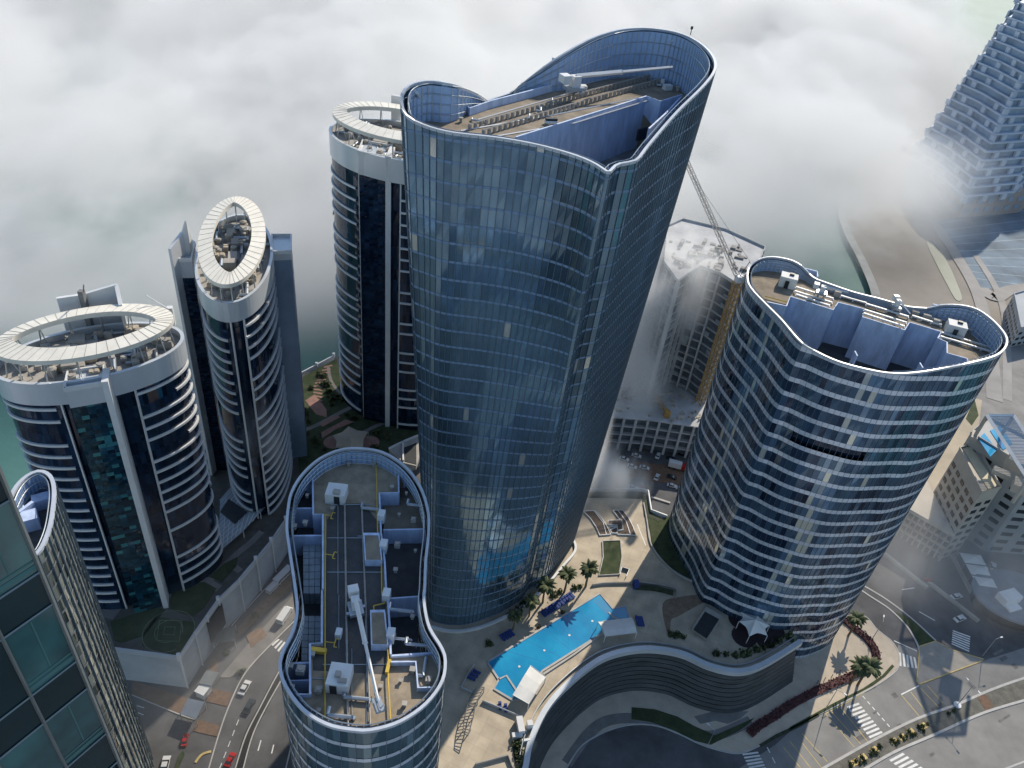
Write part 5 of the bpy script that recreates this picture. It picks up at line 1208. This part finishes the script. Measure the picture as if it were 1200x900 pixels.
spots = [(1124,726,.5),(1120,700,.4),(1176,676,1.1),(1193,676,1.1),(1163,665,1.1)]
for k, (x, y, a) in enumerate(spots): car('parked_car', ['car crossing in front of the right barrier', 'car in the hazy junction right of the banded tower', 'left pale car parked beside white sails', 'pale car parked at the right edge beside white sails', 'pale car parked behind white sails'][k], x, y, a, cols[k % 5])
lotpx = [(x, y) for y in (536, 548, 560, 572) for x in range(700, 800, 14)]
proto = None
for k, (x, y) in enumerate(lotpx):
    if rg.random() < .45: continue
    x += rg.uniform(-4, 4); y += rg.uniform(-3, 3); c = P(x, y, .02)
    if proto is None: proto = car('parked_car', 'small parked car in the dusty lot behind the pool podium', x, y, -.3, M['carw'], s=.85); proto['group'] = 'cars in the lot behind the podium'
    else:
        d_ = dup(proto, c, rg.choice([-.3, 1.2, -.2]), None, .85)
        if rg.random() < .5:
            for ch in d_.children:
                if ch.name.startswith(('body', 'roof')): ch.data = ch.data.copy(); ch.data.materials[0] = rg.choice([M['carg'], M['card'], M['carr']])
gpoly('site_lot', [(743,540),(800,548),(800,570),(740,560)], .06, M['brick'])
b = MB(); b.wall(PZ([(763,583),(785,590)], 0), 0, .5, .8); b.build('median_kerb', M['kerb'], kind='structure')
mat_site = M['conc']
tk = thing('site_truck', 'orange and white truck parked below the unfinished podium', 'truck', P(792, 548, 0)); c = P(790, 548, 0)
b = MB(); b.box(c, 5, 2.3, .8, 3, -.2); b.build('cargo_box', M['carw'], tk); b = MB(); b.box((c.x+3.6, c.y-.7), 2, 2.2, .7, 2.6, -.2); b.build('cab', M['carr'], tk)
b = MB()
for sx in (-2, 0, 3.5):
    for sy in (-1, 1): b.tube((c.x+sx, c.y+sy-.2*sx, .45), (c.x+sx+.05, c.y+sy*1.2-.2*sx, .45), .45, 10)
each(b, 'wheel', M['tyre'], tk)
# ================================================================== BUILDINGS far right
cp = thing('parking_building', 'wedge shaped car park with a flat white roof right of the banded tower', 'car park', P(1080, 640, 0))
q = PZ([(1050,520),(1087,566),(1119,628),(1067,598),(1030,580),(1030,540)], 13)
for k in range(4):
    b = MB(); b.prism([(p.x, p.y) for p in PZ([(1050,520),(1087,566),(1119,628),(1067,598),(1030,580),(1030,540)], 13)], 3.1*k+2.6, 3.1*k+3.6 if k < 3 else 13.3); b.build('floor_band', M['beige'] if k == 3 else M['conc'], cp)
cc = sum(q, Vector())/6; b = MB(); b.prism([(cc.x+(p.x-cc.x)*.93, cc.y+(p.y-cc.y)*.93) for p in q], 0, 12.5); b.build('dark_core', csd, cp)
b = MB(); d = q[3]-q[2]
for k in range(9): b.box(q[2]+d*k/8*1.0, .5, .5, 0, 12, .5)
each(b, 'column', M['conc'], cp)
def block(name, label, px, zt, z0, wallm, winrows, fh, skip=()):
    f = [Vector((P(p[0], p[1], p[2] if len(p) > 2 else zt).x, P(p[0], p[1], p[2] if len(p) > 2 else zt).y, zt)) for p in px]; c = sum(f, Vector())/len(f); t = thing(name, label, 'building', (c.x, c.y, z0)); n = len(f)
    ar = sum(f[i].x*f[(i+1) % n].y-f[(i+1) % n].x*f[i].y for i in range(n))
    if ar < 0: f = list(reversed(f))
    b = MB(); b.prism([(p.x, p.y) for p in f], z0, zt); b.build('wall', wallm, t); wn = MB()
    for i in range(n):
        d = f[(i+1) % n]-f[i]; d.z = 0; L = d.length; q = max(1, int(L/winrows)); a = math.atan2(d.y, d.x); nn = Vector((d.y, -d.x, 0)).normalized()
        if nn.dot(Vector((-f[i].x, -f[i].y, 0))) < 0: continue
        for j in range(q):
            z = z0+1.2
            while z+fh < zt-.3:
                wn.box(f[i]+d*((j+.5)/q)+nn*.02, L/q*.55, .3, z, z+fh*.42, a); z += fh
    each(wn, 'window', M['glassc'], t)
    b = MB(); b.wall([Vector(p) for p in f]+[f[0]], zt, zt+.9, .35); b.build('parapet', wallm, t); return t, f, c
t2, f2, c2 = block('beige_block', 'beige stepped block with dark slot windows below the rooftop pergola building', [(1124,526),(1150,578),(1172,572),(1142,520)], 33, 0, M['beige'], 4.2, 3.6)
b = MB(); b.prism([(p.x, p.y) for p in PZ([(1128,526),(1137,524),(1168,570),(1158,574)], 33)], 33, 33.3); b.build('cream_terrace', mat('cream_roof', (.62, .54, .38), .85, var=.08), t2)
t3, f3, c3 = block('white_block', 'white building at right edge with blue rooftop pool under a big louvred frame', [(1137,508),(1158,490),(1290,560),(1300,600,0),(1260,652,0),(1200,650,0),(1153,646,0)], 38, 0, mat('grey_render', (.40, .40, .39), .8, var=.12, scale=.1), 5, 3.8)
fr = PZ([(1157,487),(1188,487),(1236,562),(1205,562)], 48)
b = MB(); b.path([V(p, 48) for p in fr+[fr[0]]], .75, 4); b.build('pergola_frame', M['white'], t3)
b = MB(); b.lock = True
for k in range(1, 44):
    b.tube(fr[0].lerp(fr[3], k/44), fr[1].lerp(fr[2], k/44), .22)
b.build('louvres', M['alu'], t3)
b = MB()
for p in fr: b.tube(p, (p.x, p.y, 38), .6, 4)
each(b, 'post', M['beige'], t3)
b = MB(); b.prism([(p.x, p.y) for p in PZ([(1146,515),(1153,508),(1168,528),(1160,536)], 38)], 38.02, 38.3); b.build('roof_pool', M['pool'], t3)
b = MB(); b.prism([(p.x, p.y) for p in PZ([(1160,505),(1172,500),(1186,520),(1175,528)], 38)], 38.02, 38.25); b.build('roof_pool', M['pool'], t3)
b = MB()
for x, y, sx, sy, h in ((1186,548,5,4,4),(1196,575,6,5,3),(1141,512,2,5,1.2),(1172,556,5,3,1.6)): b.box(P(x, y, 38), sx, sy, 38, 38+h, -.5)
each(b, 'roof_room', M['beige'], t3)
t4, f4, c4 = block('far_block', 'small pale building in the haze at the right edge above the pergola building', [(1188,345),(1240,330),(1260,370),(1196,385)], 12, 0, mat('hazy_render', (.36, .39, .42), .8, var=.12, scale=.1), 4, 3.4)  # haze of distance mixed into the wall colour
sl = thing('sail_canopy', 'three white sail roofs in a row beside the hazy junction', 'canopy', P(1145, 670, 0))
A0, A1, B1, B0 = P(1124, 647, 5), P(1149, 650, 5), P(1172, 692, 5), P(1146, 688, 5)
for k in range(3):
    b = MB(); p0, p1, p2, p3 = A0.lerp(B0, k/3+.01), A1.lerp(B1, k/3+.01), A1.lerp(B1, (k+1)/3-.02), A0.lerp(B0, (k+1)/3-.02); mdp = (p0+p1+p2+p3)/4; mdp.z += 1.2
    for a, c in ((p0, p1), (p1, p2), (p2, p3), (p3, p0)): b.face([a, c, mdp])
    b.build('sail', M['cloth'], sl)
b = MB()
for k in range(4):
    for p in (A0.lerp(B0, k/3), A1.lerp(B1, k/3)): b.tube((p.x, p.y, 0), p, .12)
each(b, 'post', M['alu'], sl)
rd = thing('round_pavilion', 'low round roofed pavilion at the right edge of the junction', 'building', P(1190, 730, 0)); c = P(1195, 700, 5)
b = MB(); b.prism([(c.x+14*math.cos(k*.2618), c.y+10*math.sin(k*.2618)) for k in range(24)], 0, 4.4); b.build('wall', M['glassc'], rd)
b = MB(); b.prism([(c.x+15.5*math.cos(k*.2618), c.y+11.5*math.sin(k*.2618)) for k in range(24)], 4.4, 5.2); b.build('roof', mat('blue_grey_roof', (.17, .2, .24), .7, var=.2), rd)
b = MB(); b.box(P(1180, 703, 5.2), 7, 4, 5.2, 8, .4); b.box(P(1186, 712, 5.2), 5, 3, 5.2, 5.9, .4); each(b, 'roof_room', M['white'], rd)
for k, (p0, p1) in enumerate((((1087,683),(1146,729)), ((1036,650),(1086,690)), ((1113,648),(1148,715)))):
    b = MB(); b.wall(PZ([p0, p1], 0), 0, 1.0, 1.2); tag(b.build('barrier_wall', M['conc']), ['long concrete barrier ending at the hazy junction', 'pale barrier running behind the banded tower foot', 'barrier beside the white sail roofs'][k], 'barrier')
# ================================================================== LEFT PODIUM
wl = PZ([(-40,735),(62,751),(120,760),(210,772),(228,745),(256,705),(280,682),(300,658),(318,636),(335,611),(400,560),(470,528),(492,515)], 13.5)
lp = thing('white_podium', 'long white walled podium with lawns and a faint ball court under the ring towers', 'podium', wl[3])
sb = PZ([(560,460),(500,430),(430,420),(353,440),(200,498),(60,550),(-60,622),(-200,700)], 13.5)
b = MB(); b.prism([(p.x, p.y) for p in wl+sb], 12.9, 13.5); b.build('deck', mat('podium_dark_paving', (.10, .095, .085), .9, var=.3, scale=.3), lp)
b = MB()
full = wl+sb
for i in range(len(full)):
    j = (i+1) % len(full); b.face([(full[i].x, full[i].y, 0), (full[j].x, full[j].y, 0), (full[j].x, full[j].y, 12.9), (full[i].x, full[i].y, 12.9)])
b.build('wall', mat('white_podium_wall', (.46, .49, .52), .7, var=.2, scale=.12), lp)
b = MB(); b.wall(wl, 12.9, 14.6, .5); b.build('parapet', M['panel'], lp)
b = MB(); rgp = random.Random(4)
for i in range(3, len(wl)-1):
    d = wl[i+1]-wl[i]; q = max(1, int(d.length/5)); a = math.atan2(d.y, d.x); nn = Vector((d.y, -d.x, 0)).normalized()
    for k in range(q): b.box(wl[i]+d*(k/q)+nn*.28, .35, .35, 0, 15.2, a)
each(b, 'pilaster', M['white'], lp)
b = MB()
for i in (0, 1, 2, 3, 5, 7, 8, 9): b.box(wl[i], .9, .9, 12.9, 15.6, .4)
each(b, 'lamp_box', M['white'], lp)
b = MB(); d = wl[5]-wl[4]; nn = Vector((d.y, -d.x, 0)).normalized(); b.box(wl[4].lerp(wl[5], .75)+nn*.3, 7, .5, 3, 12, math.atan2(d.y, d.x)); b.build('dark_opening', M['dark'], lp)
sP, oP = 3.213, (120, 620)
def ZP(p, z=13.5): return PZ(p, z, sP, oP)
for q in ([(260,240),(330,205),(385,200),(430,225),(380,300),(340,330),(255,300)], [(400,180),(460,130),(510,105),(505,140),(450,200)], [(30,350),(180,300),(240,300),(160,400),(70,430),(45,420)], [(150,400),(200,330),(340,350),(355,370),(290,480),(150,440)]):
    b = MB(); b.prism([(p.x, p.y) for p in ZP(q)], 13.5, 13.62); b.build('lawn', M['grass'], lp)
ct = MB(); cc_ = ZP([(250, 385)])[0]
for r in (3.5, 6.5): ct.flat([Vector((cc_.x+r*math.cos(k*.2), cc_.y+r*math.sin(k*.2), 0)) for k in range(28)], .14, 13.65)
sq = ZP([(215,345),(300,345),(290,425),(205,420)]); ct.flat(sq+[sq[0]], .14, 13.66); sq = ZP([(235,370),(275,370),(270,400),(230,398)]); ct.flat(sq+[sq[0]], .14, 13.66)
each(ct, 'court_line', mat('court_line_paint', (.20, .25, .17), .9), lp)
for q in ([(0,280),(60,262),(85,285),(40,340),(0,330)], ): b = MB(); b.prism([(p.x, p.y) for p in ZP(q)], 13.5, 13.58); b.build('paving', M['paveg'], lp)
b = MB(); b.flat(ZP([(375,190),(440,225)]), 2.5, 13.6); b.flat(ZP([(465,120),(520,160)]), 2.0, 13.6); b.flat(ZP([(240,250),(330,235),(400,195),(450,150),(505,95),(560,50),(600,10)]), 2.0, 13.59); each(b, 'path', M['paveg'], lp)
# lattice glass roof at the foot of the slim ring tower
lr = thing('lattice_canopy', 'pale lattice glass roof sweeping from the foot of the slim ring tower', 'canopy', P(262, 600, 15))
g4 = PZ([(258,585),(275,565),(322,582),(305,600),(285,622),(256,647)], 16.5)
b = MB(); b.prism([(p.x, p.y) for p in g4], 16.3, 16.5); b.build('roof_panel', mat('pale_roof_glass', (.32, .36, .40), .4, var=.15, scale=.2), lr)
b = MB()
for k in range(1, 12):
    b.tube(g4[0].lerp(g4[5], k/12), g4[1].lerp(g4[4], k/12) if k < 12 else g4[4], .08); 
for k in range(1, 9): b.tube(P(258+k*7, 585-k*1 if k < 3 else 577+k*.6, 16.6), P(256+k*5, 647-k*4.5, 16.6), .08)
each(b, 'lattice_bar', M['white'], lr)
b = MB(); b.prism([(p.x, p.y) for p in PZ([(268,585),(290,600),(275,614),(258,600)], 16.6)], 16.5, 16.8); b.build('dark_skylight', M['dark'], lr)
b = MB()
for p in g4: b.tube((p.x, p.y, 13.5), (p.x, p.y, 16.4), .15)
each(b, 'post', M['white'], lr)
# garden at the foot of the rear ring tower
gd = thing('garden_terrace', 'landscaped garden with pink paving below the rear ring tower', 'garden', P(400, 500, 13.5))
zg = 13.62
b = MB(); b.prism([(p.x, p.y) for p in PZ([(356,441),(395,420),(400,455),(430,480),(470,500),(500,500),(490,515),(470,526),(400,556),(352,560),(345,500)], 13.5)], 13.5, zg); b.build('lawn', M['grass'], gd)
sG, oG = 5.62, (340, 400)
def ZG(p, z=zg): return PZ(p, z, sG, oG)
for q in ([(190,545),(305,485),(330,500),(215,562)], [(205,600),(365,515),(420,530),(300,580),(210,640)], [(100,390),(160,350),(240,450),(240,500),(170,480)]):
    b = MB(); b.prism([(p.x, p.y) for p in ZG(q)], zg, zg+.08); b.build('pink_paving', M['pink'], gd)
b = MB()
for k in range(13):
    t_ = k/12; x = 250-95*math.sin(t_*1.5)+(0 if k < 6 else (k-6)*6); y = 165+k*22; c = ZG([(x, y)])[0]; b.box(c, 3.4, .9, zg, zg+.07, .6-t_)
each(b, 'stepping_slab', M['pink'], gd)
b = MB(); b.flat(ZG([(90,590),(200,540),(330,470),(430,420)]), 1.8, zg+.03); b.flat(ZG([(480,600),(560,560),(640,530)]), 1.6, zg+.03); b.flat(smoothopen(ZG([(250,170),(270,260),(330,340),(430,410),(620,540)])), 1.2, zg+.05); each(b, 'path', M['paveg'], gd)
tg = thing('shade_tent', 'tan star shaped shade tent in the garden behind the peanut roof', 'tent', P(410, 517, 14))
tq = ZG([(280,620),(385,560),(515,595),(480,700),(400,730),(300,700)], 17); ctr = ZG([(400,625)], 20)[0]; b = MB()
for i in range(6):
    A, B_ = tq[i], tq[(i+1) % 6]; mq = A.lerp(B_, .5).lerp(ctr, .15); mq.z = 17.3; b.face([A, mq, ctr]); b.face([mq, B_, ctr])
b.build('canvas', M['tan'], tg)
b = MB()
for p in tq: b.tube((p.x, p.y, zg), p, .1)
each(b, 'pole', M['alu'], tg)
for cc in ((285,665), (525,665)):
    c = ZG([cc])[0]; b = MB(); b.prism([(c.x+3.4*math.cos(k*.35), c.y+3.4*math.sin(k*.35)) for k in range(18)], zg, zg+.12); b.build('round_paving', M['pink'], tg)
b = MB(); b.wall(PZ([(353,439),(391,419)], 13.5), 0, 14.6, .5); b.build('sea_wall', M['white'], gd)
b = MB(); b.box(P(391, 416, 14.5), .9, .9, 13.5, 15.4); b.box(P(371, 427, 14.5), .9, .9, 13.5, 15.4); each(b, 'lamp_box', M['white'], gd)
wf = thing('white_frame_entrance', 'white framed entrance block between the peanut roof and the tallest tower', 'entrance', P(478, 530, 13.5))
b = MB(); b.prism([(p.x, p.y) for p in ZG([(650,715),(735,665),(845,625),(870,700),(830,820),(745,800)], 15.5)], 13.5, 15.5); b.build('roof', M['conc'], wf)
b = MB(); b.prism([(p.x, p.y) for p in ZG([(750,700),(830,670),(832,810),(755,790)], 15.6)], 15.5, 15.65); b.build('dark_panel', M['dark'], wf)
b = MB(); w_ = ZG([(650,712),(740,668),(850,622)], 15.5); b.wall(w_, 15.5, 16.2, .5); w_ = ZG([(742,665),(745,790)], 15.5); b.wall(w_, 15.5, 16.2, .5); each(b, 'frame', M['white'], wf)
# shrubs in garden
for k in range(26):
    rr2 = random.Random(k+90); x, y = [(200,240),(230,300),(260,330),(300,370),(340,400),(250,370),(140,300),(120,600),(130,520),(380,500),(440,510),(560,620),(600,580),(620,640),(150,640),(160,680),(220,700),(560,700),(110,460),(280,420)][k % 20]
    c = ZG([(x+rr2.uniform(-22, 22), y+rr2.uniform(-18, 18))])[0]; o = dup(sh, c, k, 'low dark shrub in the garden below the rear ring tower', rr2.uniform(.8, 1.6)); o['group'] = 'shrubs in the garden'
# ================================================================== LEFT STREET
def LP(p, z=0): return PZ(p, z, sP, oP)
for q in ([(400,500),(480,440),(505,378),(600,270),(690,190),(720,120),(745,170),(700,235),(600,330),(500,420),(440,470),(430,540),(390,540)], [(115,570),(325,640),(298,700),(105,622)]):
    b = MB(); b.prism([(p.x, p.y) for p in LP(q)], 0, .12); b.build('brown_pavement', M['bpave'], kind='structure')
for q, m_ in (([(440,560),(560,420),(720,250),(760,300),(600,470),(560,520),(480,560)], M['paveg']), ([(400,600),(490,618),(468,668),(392,650)], M['brick']), ([(358,718),(440,740),(432,782),(343,762)], M['brick']), ([(540,400),(600,370),(620,400),(560,450)], M['bpave'])):
    zt_ = .16 if m_ is not M['bpave'] else .2
    b = MB(); b.prism([(p.x, p.y) for p in LP(q)], 0, zt_); b.build('pavement', m_, kind='structure')
b = MB(); b.flat(smoothopen(LP([(515,905),(550,780),(600,680),(655,575),(700,500),(760,400)])), 2.4, .05); b.build('median_dark_strip', mat('median_dark', (.02, .02, .022), .9), kind='structure')  # near-black flat strip between the median kerbs
for pth in ([(500,905),(540,780),(590,680),(645,575),(690,495)], [(530,905),(565,780),(612,680),(668,580),(715,500)]):
    b = MB(); b.wall(smoothopen(LP(pth)), 0, .3, .3); b.build('median_kerb', M['kerb'], kind='structure')
lines('kerb_line', [[(400,905),(440,770),(480,660),(540,540),(640,430),(740,330)], [(690,905),(720,780)]], .35, M['kerb'], sP, oP, .17)
lines('kerb_line', [[(110,625),(200,662),(300,702),(350,718)], [(350,540),(420,450),(500,350),(600,240),(690,150)]], .3, M['kerb'], sP, oP, .18)
zebra((612,412), (680,478), (640,402), (705,435), 6, sP, oP)
lines('lane_arrow', [[(586,835),(597,795)], [(637,845),(645,812)]], .3, M['paint'], sP, oP, .03)
lines('lane_line', [[(440,905),(520,700)], [(130,665),(180,680)], [(130,690),(175,708)], [(645,380),(700,410)]], .2, M['paint'], sP, oP, .035, dash=1.4)
def bcan(label, q, z, m_):
    p = PZ(q, z, sP, oP); c = sum(p, Vector())/4; t = thing('flat_canopy', label, 'canopy', (c.x, c.y, 0)); b = MB(); b.prism([(v.x, v.y) for v in p], z-.25, z); b.build('roof', m_, t); b = MB()
    for v in p: b.tube((v.x, v.y, 0), (v.x, v.y, z-.2), .12)
    each(b, 'post', M['alu'], t)
bcan('blue grey flat canopy at the foot of the white podium corner', [(322,636),(384,650),(352,716),(293,694)], 3.5, mat('blue_grey_sheet', (.18, .22, .28), .4, metal=.3, var=.15))
bcan('grey glass canopy on the brown pavement beside the white podium', [(392,530),(440,540),(410,590),(362,580)], 3.2, mat('grey_sheet', (.20, .22, .23), .4, metal=.2, var=.2))
bcan('ribbed dark canopy below the opening in the white podium wall', [(425,385),(500,360),(498,420),(410,430)], 3.6, mat('dark_sheet', (.09, .11, .11), .6, var=.2))
bt = thing('guard_booth', 'small white booth beside the blue grey canopy', 'booth', LP([(385, 618)])[0]); c = LP([(385, 620)])[0]
b = MB(); b.box(c, 2.6, 3.2, .1, 2.6, -.3); b.build('wall', M['white'], bt); b = MB(); b.box(c, 3.0, 3.6, 2.6, 2.85, -.3); b.build('roof', M['white'], bt)
b = MB(); q = LP([(505,862),(520,830),(545,825),(530,905)]) if False else LP([(290,850),(305,835),(310,850),(285,905),(272,905)]); b.prism([(p.x, p.y) for p in q], 0, .3); b.build('traffic_island', M['grass'], kind='structure')
lines('kerb_line', [[(350,880),(375,850),(410,838)]], .6, M['yline'], sP, oP, .2)
st = [(462,470),(498,398),(575,330),(525,540)]
for k, (x, y) in enumerate(st):
    c = LP([(x, y)])[0]; o = dup(sh, c, k, ['street bush beside the ribbed dark canopy', 'street bush above the ribbed dark canopy', 'street bush on the brown pavement near the short van', 'street bush at the curved kerb'][k], 1.1); o['group'] = 'bushes on the left street'
# ================================================================== FOG
def fogmat(name, dens, dmin, scale, lo_, hi_, fade=None, col=(.95, .97, 1, 1), det=5, an=.3, puff=0, fr=None, rgh=.6):
    m = bpy.data.materials.new(name); m.use_nodes = True; t = m.node_tree; t.nodes.clear()
    out = t.nodes.new('ShaderNodeOutputMaterial'); pv = t.nodes.new('ShaderNodeVolumeScatter'); t.links.new(pv.outputs[0], out.inputs['Volume'])
    g = t.nodes.new('ShaderNodeNewGeometry'); mp = t.nodes.new('ShaderNodeMapping'); mp.inputs['Scale'].default_value = scale; t.links.new(g.outputs['Position'], mp.inputs[0])
    n = t.nodes.new('ShaderNodeTexNoise'); n.inputs['Scale'].default_value = 1; n.inputs['Detail'].default_value = det; n.inputs['Roughness'].default_value = rgh; t.links.new(mp.outputs[0], n.inputs[0])
    r = t.nodes.new('ShaderNodeMapRange'); r.inputs[1].default_value = lo_; r.inputs[2].default_value = hi_; r.inputs[3].default_value = dmin; r.inputs[4].default_value = dens; t.links.new(n.outputs[0], r.inputs[0])
    cur = r.outputs[0]
    if puff:
        sz = t.nodes.new('ShaderNodeSeparateXYZ'); t.links.new(g.outputs['Position'], sz.inputs[0]); ma = t.nodes.new('ShaderNodeMath'); ma.operation = 'MULTIPLY_ADD'; ma.inputs[1].default_value = -puff; t.links.new(sz.outputs[2], ma.inputs[0]); t.links.new(n.outputs[0], ma.inputs[2]); t.links.new(ma.outputs[0], r.inputs[0])
    sx = t.nodes.new('ShaderNodeSeparateXYZ'); t.links.new(g.outputs['Position'], sx.inputs[0])
    for axis, a, c in (fade or []):
        if isinstance(axis, tuple):
            dp = t.nodes.new('ShaderNodeVectorMath'); dp.operation = 'DOT_PRODUCT'; dp.inputs[1].default_value = axis; t.links.new(g.outputs['Position'], dp.inputs[0]); src = dp.outputs['Value']
        else: src = sx.outputs[axis]
        f = t.nodes.new('ShaderNodeMapRange'); f.interpolation_type = 'SMOOTHSTEP'; f.inputs[1].default_value = a; f.inputs[2].default_value = c; f.inputs[3].default_value = 0; f.inputs[4].default_value = 1; t.links.new(src, f.inputs[0])
        x = t.nodes.new('ShaderNodeMath'); x.operation = 'MULTIPLY'; t.links.new(cur, x.inputs[0]); t.links.new(f.outputs[0], x.inputs[1]); cur = x.outputs[0]
    if fr:
        tc = t.nodes.new('ShaderNodeTexCoord'); ln = t.nodes.new('ShaderNodeVectorMath'); ln.operation = 'LENGTH'; t.links.new(tc.outputs['Object'], ln.inputs[0])
        f = t.nodes.new('ShaderNodeMapRange'); f.interpolation_type = 'SMOOTHSTEP'; f.inputs[1].default_value = 1; f.inputs[2].default_value = .15; f.inputs[3].default_value = 0; f.inputs[4].default_value = 1; t.links.new(ln.outputs['Value'], f.inputs[0])
        x = t.nodes.new('ShaderNodeMath'); x.operation = 'MULTIPLY'; t.links.new(cur, x.inputs[0]); t.links.new(f.outputs[0], x.inputs[1]); cur = x.outputs[0]
    t.links.new(cur, pv.inputs['Density']); pv.inputs['Color'].default_value = col; pv.inputs['Anisotropy'].default_value = an
    return m
b = MB(); b.box((200, 1700), 4200, 2940, 2, 90)
fg = b.build('fog_bank', fogmat('fog_bank_volume', .12, .0030, (1/180, 1/260, 1/110), .35, .47, puff=.0025, an=.05, col=(.87, .925, 1, 1), det=7, fade=[((-.5, 1.0, 0), 285, 420), ('Z', 90, 60), ((1, -.35, 0), 140, 15)]), kind='stuff'); fg['label'] = 'white sea fog rolling over the water behind the towers'
def wisp(c, r, dens, seed, label):
    b = MB(); n1, n2 = 14, 8
    for i in range(n2):
        for j in range(n1):
            def S(a, e): return (math.cos(a)*math.cos(e), math.sin(a)*math.cos(e), math.sin(e))
            a0, a1 = 2*math.pi*j/n1, 2*math.pi*(j+1)/n1; e0, e1 = math.pi*(i/n2-.5), math.pi*((i+1)/n2-.5); b.face([S(a0, e0), S(a1, e0), S(a1, e1), S(a0, e1)])
    o = b.build('mist', fogmat('mist_volume', dens, 0, (1/12+seed*.001, 1/14, 1/30) if seed < 6 else (1/30, 1/30, 1/30), .40 if seed < 6 else .25, .66, fr=True, det=5), kind='stuff'); o.location = c; o.scale = r; o['label'] = label; return o
wisp(P(682, 520, 50), (9, 9, 34), .55, 1, 'wisp of mist streaming up beside the foot of the tallest tower')
wisp(P(715, 560, 16), (16, 16, 14), .45, 2, 'low mist over the lot behind the pool podium')
wisp(P(775, 330, 62), (30, 26, 26), .20, 3, 'pale mist wrapping the roof of the unfinished tower')
wisp(P(735, 430, 30), (20, 26, 24), .30, 4, 'mist over the dusty building site')
wisp(P(302, 520, 40), (9, 9, 26), .30, 5, 'faint mist in front of the slim ring tower')
wisp(P(1110, 640, 14), (60, 40, 15), .035, 6, 'thin haze over the junction right of the banded tower')
wisp(P(250, 770, 12), (42, 42, 15), .016, 7, 'thin haze over the shaded left street')
